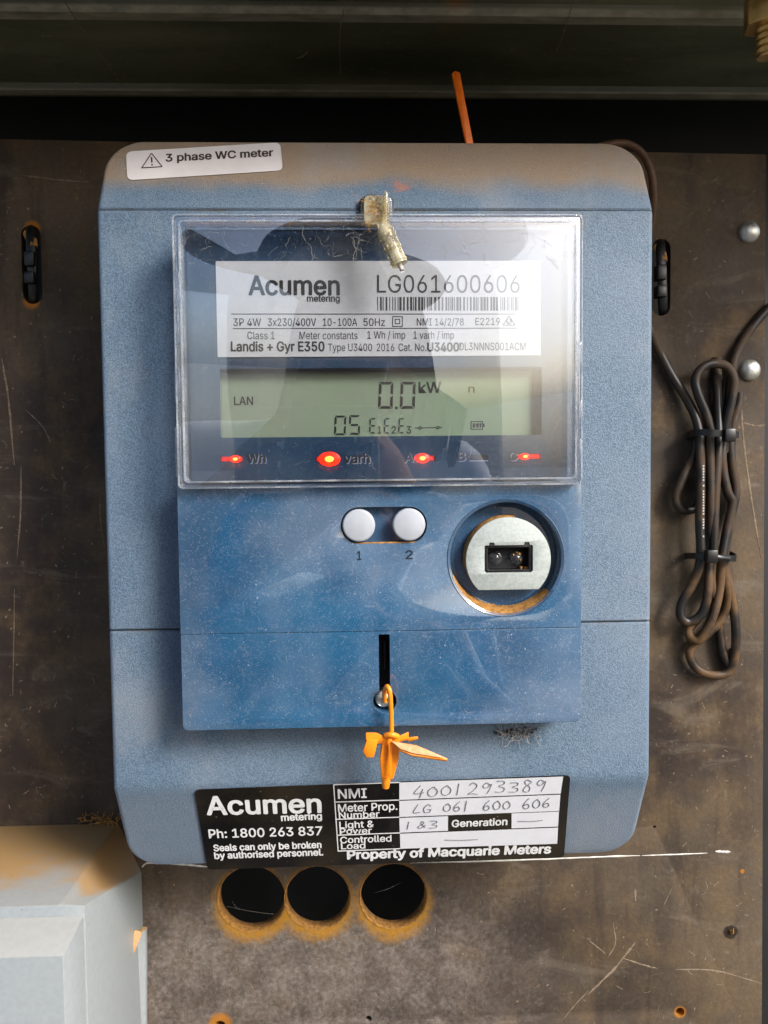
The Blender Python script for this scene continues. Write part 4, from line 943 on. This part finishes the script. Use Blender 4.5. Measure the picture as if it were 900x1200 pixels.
for nm, L in strands.items():
    for l in L: tube(nm, cpts(l), CR, M['cable'], cable, 10, 5)
V, F = [], []
for i in range(26):
    if random.random() < 0.25: continue
    y = 545 + i * 3.3; p = at(824.5, y, BY - CR - 0.0117)
    V_ = [p + Vector((-0.0003, 0, 0)), p + Vector((0.0003, 0, 0)), p + Vector((0.0003, 0, -0.0007)), p + Vector((-0.0003, 0, -0.0007))]; b = len(V); V += V_; F.append((b, b + 1, b + 2, b + 3))
mk = pydata('cable_print', V, F, M['dustgrey'], cable); mk['kind'] = 'stuff'
def cable_tie(label, xa, xb, y, head, d0, d1, tail):
    t = thing('cable_tie', label, 'cable tie', at((xa + xb) / 2, y, BY - 0.008), 'ties around the coiled cable')
    ctr = at((xa + xb) / 2, y, BY - 0.0065); hw_ = (at(xb, y, BY).x - at(xa, y, BY).x) / 2
    V, F = [], []; n = 28
    for i in range(n):
        a = math.tau * i / n; ca, sa = math.cos(a), math.sin(a)
        ex = Vector((math.copysign(abs(ca) ** 0.7, ca) * hw_, math.copysign(abs(sa) ** 0.8, sa) * 0.0085 , 0.0006 * math.sin(a * 2)))
        for dz, k in ((0.0013, 1), (0.0013, 1.06), (-0.0013, 1.06), (-0.0013, 1)): V.append(ctr + Vector((ex.x * k, ex.y * k, ex.z + dz)))
    for i in range(n):
        j = (i + 1) % n
        for k in range(4): F.append((i * 4 + k, j * 4 + k, j * 4 + (k + 1) % 4, i * 4 + (k + 1) % 4))
    autosmooth(pydata('strap', V, F, M['black'], t), 50)
    h = at(head, y + 1, BY - 0.0165)
    box('tie_head', (h.x - 0.0022, h.y - 0.0012, h.z - 0.0026), (h.x + 0.0022, h.y + 0.0026, h.z + 0.0026), M['black'], t, 0.0005)
    tube('tie_tail', [h, at(head + tail * 0.5, y + 3, BY - 0.0165), at(head + tail, y + 4, BY - 0.0150)], 0.0013, M['black'], t, 8, 4, (Vector((0, 1, 0)), 0.5))
cable_tie('upper black cable tie around the coiled cable', 810, 860, 509, 855, 0, 0, 4)
cable_tie('lower black cable tie around the coiled cable', 808, 857, 651, 834, 0, 0, 20)
# black ties threaded through the board's slots
def slot_tie(label, cx, y0, y1):
    t = thing('slot_clip', label, 'clip', at(cx, (y0 + y1) / 2, BY), 'clips in the board slots')
    tube('clip_band', [at(cx - 1, y0, BY + 0.004), at(cx - 1, y0 + 6, BY - 0.0015), at(cx + 1, (y0 + y1) / 2, BY - 0.0035), at(cx + 2, y1 - 8, BY - 0.0012), at(cx + 2, y1, BY + 0.004)], 0.0021, M['black'], t, 10, 6, (Vector((0, 1, 0)), 0.5))
    for yy, hh in ((y0 + 36, 9), (y0 + 58, 7)):
        a, b = at(cx - 6.5, yy + hh, BY - 0.004), at(cx + 4.5, yy - hh, BY - 0.004)
        box('clip_block', (a.x, BY - 0.0062, a.z), (b.x, BY - 0.001, b.z), M['black'], t, 0.0006)
    a = at(cx, y0 + 10, BY); tube('dusty_edge', [at(cx - 4, y0 + 4, BY - 0.0006), at(cx, y0 + 14, BY - 0.0022), at(cx + 1, y0 + 22, BY - 0.0030)], 0.0022, M['dust'], t, 8, 4, (Vector((0, 1, 0)), 0.5))
slot_tie('black clip in the long slot of the board left of the meter', 37, 268, 352)
slot_tie('black clip in the board slot right beside the meter', 775, 284, 366)
# rivets
for lab, x, y in (('upper silver dome head rivet at the right edge of the board', 877.5, 272), ('lower silver dome head rivet at the right edge above the cable coil', 878.5, 434)):
    p = at(x, y, BY); V, F = [], []; n = 28; R = 13 * 0.345 / FPX
    for k in range(7):
        a = math.pi / 2 * k / 6; V += [(p.x + R * math.cos(a) * math.cos(math.tau * i / n), BY + 0.0002 - (0.0032 * math.sin(a)), p.z + R * math.cos(a) * math.sin(math.tau * i / n)) for i in range(n)]
    for k in range(6):
        for i in range(n): F.append((k * n + i, k * n + (i + 1) % n, (k + 1) * n + (i + 1) % n, (k + 1) * n + i))
    o = pydata('rivet', V, F, M['rivet'], None, True); tag(o, lab, 'rivet', 'rivets in the board')
# small screw point poking through the board, lower right
p = at(857, 1091, BY); o = tube('screw_point', [p + Vector((0, 0.002, -0.0005)), p + Vector((0, -0.0008, -0.0002)), p + Vector((0.0001, -0.002, 0.0022))], lambda t: 0.0013 * (1 - t) + 0.0001, M['dust'], None, 8, 4)
tag(o, 'tiny tan screw point in a dark spot at the lower right of the board', 'screw')
# brown cable behind the meter's upper right corner
o = tube('brown_cable', [at(680, 180, 0.035), at(712, 169.8, 0.035), at(736, 169, 0.035), at(754, 182, 0.035), at(764, 207, 0.035), at(764.5, 245, 0.04), at(758, 285, 0.05)], 0.0014, simple('brown_cable_jacket', (78, 50, 27), 0.6, 0.2), None, 10, 8)
tag(o, 'thin brown cable curving out behind the upper right corner of the meter', 'cable')
# bolt hanging from the ceiling
bt = thing('bolt', 'brassy threaded bolt with hexagonal nut hanging from the cabinet ceiling, top right', 'bolt', at(893, 60, 0.0))
bc = at(898.5, 40, 0.0); zb0_, zb1_ = at(893, 68, 0.0).z, 0.1575
rT = 13.0 * 0.27 / FPX; V, F = [], []; turns = (zb1_ - zb0_) / 0.0021; n = 20; steps = int(turns * 10)
for s_ in range(steps + 1):
    for i in range(n):
        z = zb0_ + (zb1_ - zb0_) * s_ / steps; a = math.tau * i / n
        ph = ((z - zb0_) / 0.0021 - i / n) % 1; rr = rT * (1 - 0.16 * abs(2 * ph - 1)) * (0.82 + 0.18 * min(1, s_ / 8))
        V.append((bc.x + rr * math.cos(a), bc.y + rr * math.sin(a), z))
for s_ in range(steps):
    for i in range(n): F.append((s_ * n + i, s_ * n + (i + 1) % n, (s_ + 1) * n + (i + 1) % n, (s_ + 1) * n + i))
F.append(tuple(range(n)))
autosmooth(pydata('threaded_shank', V, F, M['brass'], bt), 50)
zn0, zn1 = at(893, 33, 0.0).z, at(893, -6, 0.0).z
hexo = [(bc.x + 0.0074 * math.cos(math.tau * (i + 0.25) / 6), bc.y + 0.0074 * math.sin(math.tau * (i + 0.25) / 6)) for i in range(6)]
V = [(x, y, z) for z in (zn0, zn1) for x, y in hexo]
F = [tuple(range(6)), tuple(range(11, 5, -1))] + [(i, (i + 1) % 6, 6 + (i + 1) % 6, 6 + i) for i in range(6)]
o = pydata('nut', V, F, M['brass'], bt)
bm = bmesh.new(); bm.from_mesh(o.data); bmesh.ops.bevel(bm, geom=bm.edges[:], offset=0.0006, segments=2, profile=0.5, affect='EDGES'); bm.to_mesh(o.data); bm.free(); autosmooth(o)

# ================================================================== PALE BOX, LOWER LEFT
bx = thing('junction_box', 'pale grey plastic box with orange dust on its top, lower left below the meter', 'box', at(60, 1190, BY))
zT = at(70, 966, BY).z                                   # top edge on the board
Yr = 0.008                                               # the front rim
xS = at(169.5, 1150, BY).x                               # right edge on the board
xF = at(101, 1120, Yr).x; zF = at(60, 1061, Yr).z
zE, xW = -0.33, -0.26
xc = at(139, 966, BY).x
# back outline -> front rim, with a chamfered top right corner
back_ = [(xW, zE), (xS, zE), (xS, at(167, 1022, BY).z), (xc, zT), (xW, zT)]
rim_ = [(xW, zE), (xF, zE), (xF, zF - 0.0003), (xF - 0.0085, zF), (xW, zF)]
V = [(x, BY, z) for x, z in back_] + [(x, Yr, z) for x, z in rim_]
F = [(i, (i + 1) % 5, 5 + (i + 1) % 5, 5 + i) for i in range(5)] + [(0, 1, 2, 3, 4), (9, 8, 7, 6, 5)]
shell = pydata('box_shell', V, F, M['boxp'], bx)
bm = bmesh.new(); bm.from_mesh(shell.data)
ed = [e for e in bm.edges if len(e.link_faces) == 2 and e.calc_face_angle(0) > 0.15]
bmesh.ops.bevel(bm, geom=ed, offset=0.0005, segments=2, profile=0.5, affect='EDGES'); bm.to_mesh(shell.data); bm.free(); autosmooth(shell, 30)
# lid: narrow flat band, sloping facets, flat front
x1_, z1_ = xF - 0.0005, zF - 0.0038; x2_, z2_ = at(73.5, 1122, Yr - 0.012).x, at(40, 1121.5, Yr - 0.012).z
rings = [((x1_, z1_), Yr + 0.001), ((x1_, z1_), Yr - 0.0004), ((x2_ + 0.0002, z2_ + 0.0002), Yr - 0.0118), ((x2_, z2_), Yr - 0.0120)]
V, F = [], []
for (x, z), y in rings: V += [(xW, y, zE), (x, y, zE), (x, y, z), (xW, y, z)]
for k in range(len(rings) - 1):
    for i in (0, 1, 2, 3): F.append((k * 4 + i, k * 4 + (i + 1) % 4, (k + 1) * 4 + (i + 1) % 4, (k + 1) * 4 + i))
F.append(tuple((len(rings) - 1) * 4 + i for i in range(4))); F.append((3, 2, 1, 0))
lid = pydata('box_lid', V, F, M['boxp'], bx)
bm = bmesh.new(); bm.from_mesh(lid.data)
ed = [e for e in bm.edges if len(e.link_faces) == 2 and e.calc_face_angle(0) > 0.3 and min(v.co.z for v in e.verts) > -0.25]
bmesh.ops.bevel(bm, geom=ed, offset=0.0003, segments=2, profile=0.5, affect='EDGES', clamp_overlap=True); bm.to_mesh(lid.data); bm.free(); autosmooth(lid, 20)
# flange step on the right side, with the notch
a = at(170, 1092, BY - 0.004)
poly_prism('side_flange', [at(164, 1091, BY - 0.006), at(170.5, 1091, BY - 0.004), at(170.5, 1290, BY - 0.004), at(158, 1290, BY - 0.010), at(158, 1100, BY - 0.010)], (0, -1, 0), 0.0035, M['boxp'], bx, 0.0004)
poly_prism('orange_chip', [at(158, 1090, BY - 0.013), at(167, 1093, BY - 0.013), at(157, 1118, BY - 0.014), at(149, 1119, BY - 0.015)], (0.4, -1, 0), 0.001, M['orangedusty'], bx, 0.0002)
its = [fibre(at(random.uniform(98, 137), random.gauss(962, 2.5), BY - 0.002), 0.004, 0.0002, 0.001) for _ in range(40)]
dd = pydata('dirt_crumbs', *join_data(its), M['dust'], bx); dd['kind'] = 'stuff'

# ================================================================== THE PHOTOGRAPHER (seen only as a reflection in the glossy front)
def person():
    p = thing('person', 'person in pale shirt and wide hat taking the picture, mirrored in the clear window', 'person', (-0.06, -0.55, -1.45))
    J = {'pelvis': (-.06, -.55, -.52, .15, .11), 'waist': (-.06, -.54, -.36, .14, .10), 'chest': (-.05, -.52, -.20, .16, .11), 'neck0': (-.01, -.50, -.04, .07, .07), 'neck': (0, -.48, .0, .055, .055), 'head0': (.01, -.465, .05, .07, .08), 'head': (.01, -.46, .13, .078, .09), 'crown': (.01, -.47, .20, .055, .06)}
    for s, sd_ in (('l', -1), ('r', 1)):
        J['sh' + s] = (-.05 + .19 * sd_, -.50, -.09, .06, .06); J['el' + s] = (-.05 + .25 * sd_, -.45, -.30, .045, .045)
        J['wr' + s] = (-.03 + .085 * sd_, -.35, -.11, .027, .027); J['pa' + s] = (-.03 + .06 * sd_, -.32, -.07, .026, .018)
        J['hi' + s] = (-.06 + .09 * sd_, -.55, -.60, .10, .10); J['kn' + s] = (-.06 + .11 * sd_, -.54, -.98, .06, .06)
        J['an' + s] = (-.06 + .12 * sd_, -.57, -1.36, .04, .04); J['to' + s] = (-.06 + .14 * sd_, -.41, -1.42, .04, .025)
        for k in range(4): J['f%d%s' % (k, s)] = (-.03 + (.046 - .002 * k) * sd_, -.300, -.035 - .019 * k, .0085, .0085); J['g%d%s' % (k, s)] = (-.03 + .030 * sd_, -.290, -.033 - .019 * k, .008, .008)
        J['t0' + s] = (-.03 + .052 * sd_, -.325, -.04, .010, .010); J['t1' + s] = (-.03 + .035 * sd_, -.328, -.015, .009, .009)
    E_ = [('pelvis', 'waist'), ('waist', 'chest'), ('chest', 'neck0'), ('neck0', 'neck'), ('neck', 'head0'), ('head0', 'head'), ('head', 'crown')]
    for s in 'lr':
        E_ += [('chest', 'sh' + s), ('sh' + s, 'el' + s), ('el' + s, 'wr' + s), ('wr' + s, 'pa' + s), ('pelvis', 'hi' + s), ('hi' + s, 'kn' + s), ('kn' + s, 'an' + s), ('an' + s, 'to' + s), ('pa' + s, 't0' + s), ('t0' + s, 't1' + s)]
        for k in range(4): E_ += [('pa' + s, 'f%d%s' % (k, s)), ('f%d%s' % (k, s), 'g%d%s' % (k, s))]
    names = list(J); me = bpy.data.meshes.new('body')
    base = Vector(p.location)
    me.from_pydata([tuple(Vector(J[k][:3]) - base) for k in names], [(names.index(a), names.index(b)) for a, b in E_], [])
    o = bpy.data.objects.new('body', me); C.objects.link(o); o.parent = p
    md = o.modifiers.new('skin', 'SKIN'); md.use_smooth_shade = True
    for i, k in enumerate(names):
        sv = me.skin_vertices[0].data[i]; sv.radius = J[k][3:5]; sv.use_root = (k == 'pelvis')
    ms = o.modifiers.new('sub', 'SUBSURF'); ms.levels = 1; ms.render_levels = 2
    n = NT('person_skin_shirt_trousers'); z = n.axis(2)
    f = n.noise(30, 4)
    shirt = n.mix(f, lin(200, 202, 210), lin(225, 226, 232)); col = n.mix(n.ramp(z, -0.03, -0.02), shirt, lin(150, 105, 82))
    y = n.axis(1); col = n.mix(n.ramp(y, -0.375, -0.365), col, lin(150, 105, 82))
    col = n.mix(n.ramp(z, -0.56, -0.555, 1, 0), col, lin(48, 54, 70)); col = n.mix(n.ramp(z, -1.37, -1.365, 1, 0), col, lin(30, 25, 22))
    n.set(color=col, rough=0.8); me.materials.append(n.m)
    hatm = simple('dark_felt_hat', (58, 54, 50), 0.9, 0.2, 60)
    V, F = [], []; N = 40
    for r, z_ in ((0.19, .175), (0.193, .178), (0.19, .188), (0.092, .207), (0.088, .26), (0.074, .29), (0.001, .295), (0.001, .285), (0.082, .25), (0.084, .200), (0.19, .175)):
        k_ = 1.0 if r > 0.1 else 0.0  # brim enlarged and shifted left to block more of the mirrored sky
        V += [(.01 - .06 * k_ + r * math.cos(math.tau * i / N), -.465 + .02 * k_ + r * 0.95 * math.sin(math.tau * i / N), z_) for i in range(N)]
    for k in range(10):
        for i in range(N): F.append((k * N + i, k * N + (i + 1) % N, (k + 1) * N + (i + 1) % N, (k + 1) * N + i))
    pydata('hat', V, F, hatm, p, True)
    hairm = simple('dark_brown_hair', (36, 26, 20), 0.7, 0.3, 300)
    items = []
    for k in range(46):                                  # long hair round the head, added to block more of the mirrored sky
        a = math.radians(-12 + 204 * k / 45); d = Vector((math.cos(a), -math.sin(a), 0)); w = random.uniform(-.006, .006)
        pts = [Vector((.01, -.468, z_)) + Vector((d.x * rx, d.y * rx * 1.1, 0)) + Vector((w, w, 0)) for z_, rx in ((.215, .070), (.16, .094), (.08, .100), (0, .098 + w), (-.08, .104 + w), (-.14, .108 - w))]
        items.append(tube_data(smooth_path(pts, 4), lambda t: .0115 * (1 - 0.7 * t ** 3), 6))
    pydata('hair', *join_data(items), hairm, p, True)['kind'] = 'stuff'
    for sx in (-1, 1):
        bm = bmesh.new(); bmesh.ops.create_uvsphere(bm, u_segments=12, v_segments=8, radius=0.012); me = bpy.data.meshes.new('eye'); bm.to_mesh(me); bm.free()
        me.transform(Matrix.Translation((.01 + .032 * sx, -.384, .125))); link('eye', me, M['black'], p, True)
    pydata('nose', [(-.005, -.382, .085), (.025, -.382, .085), (.01, -.352, .088), (.004, -.377, .125), (.016, -.377, .125)], [(0, 1, 2), (0, 2, 3), (1, 4, 2), (2, 4, 3), (0, 3, 4, 1)], n.m, p)
person()
ph = box('mobile_phone', (-0.060, -0.300, -0.115), (0.018, -0.291, 0.040), M['black'], None, 0.0035)
tag(ph, 'black phone held up by the photographer, mirrored in the clear window', 'phone')
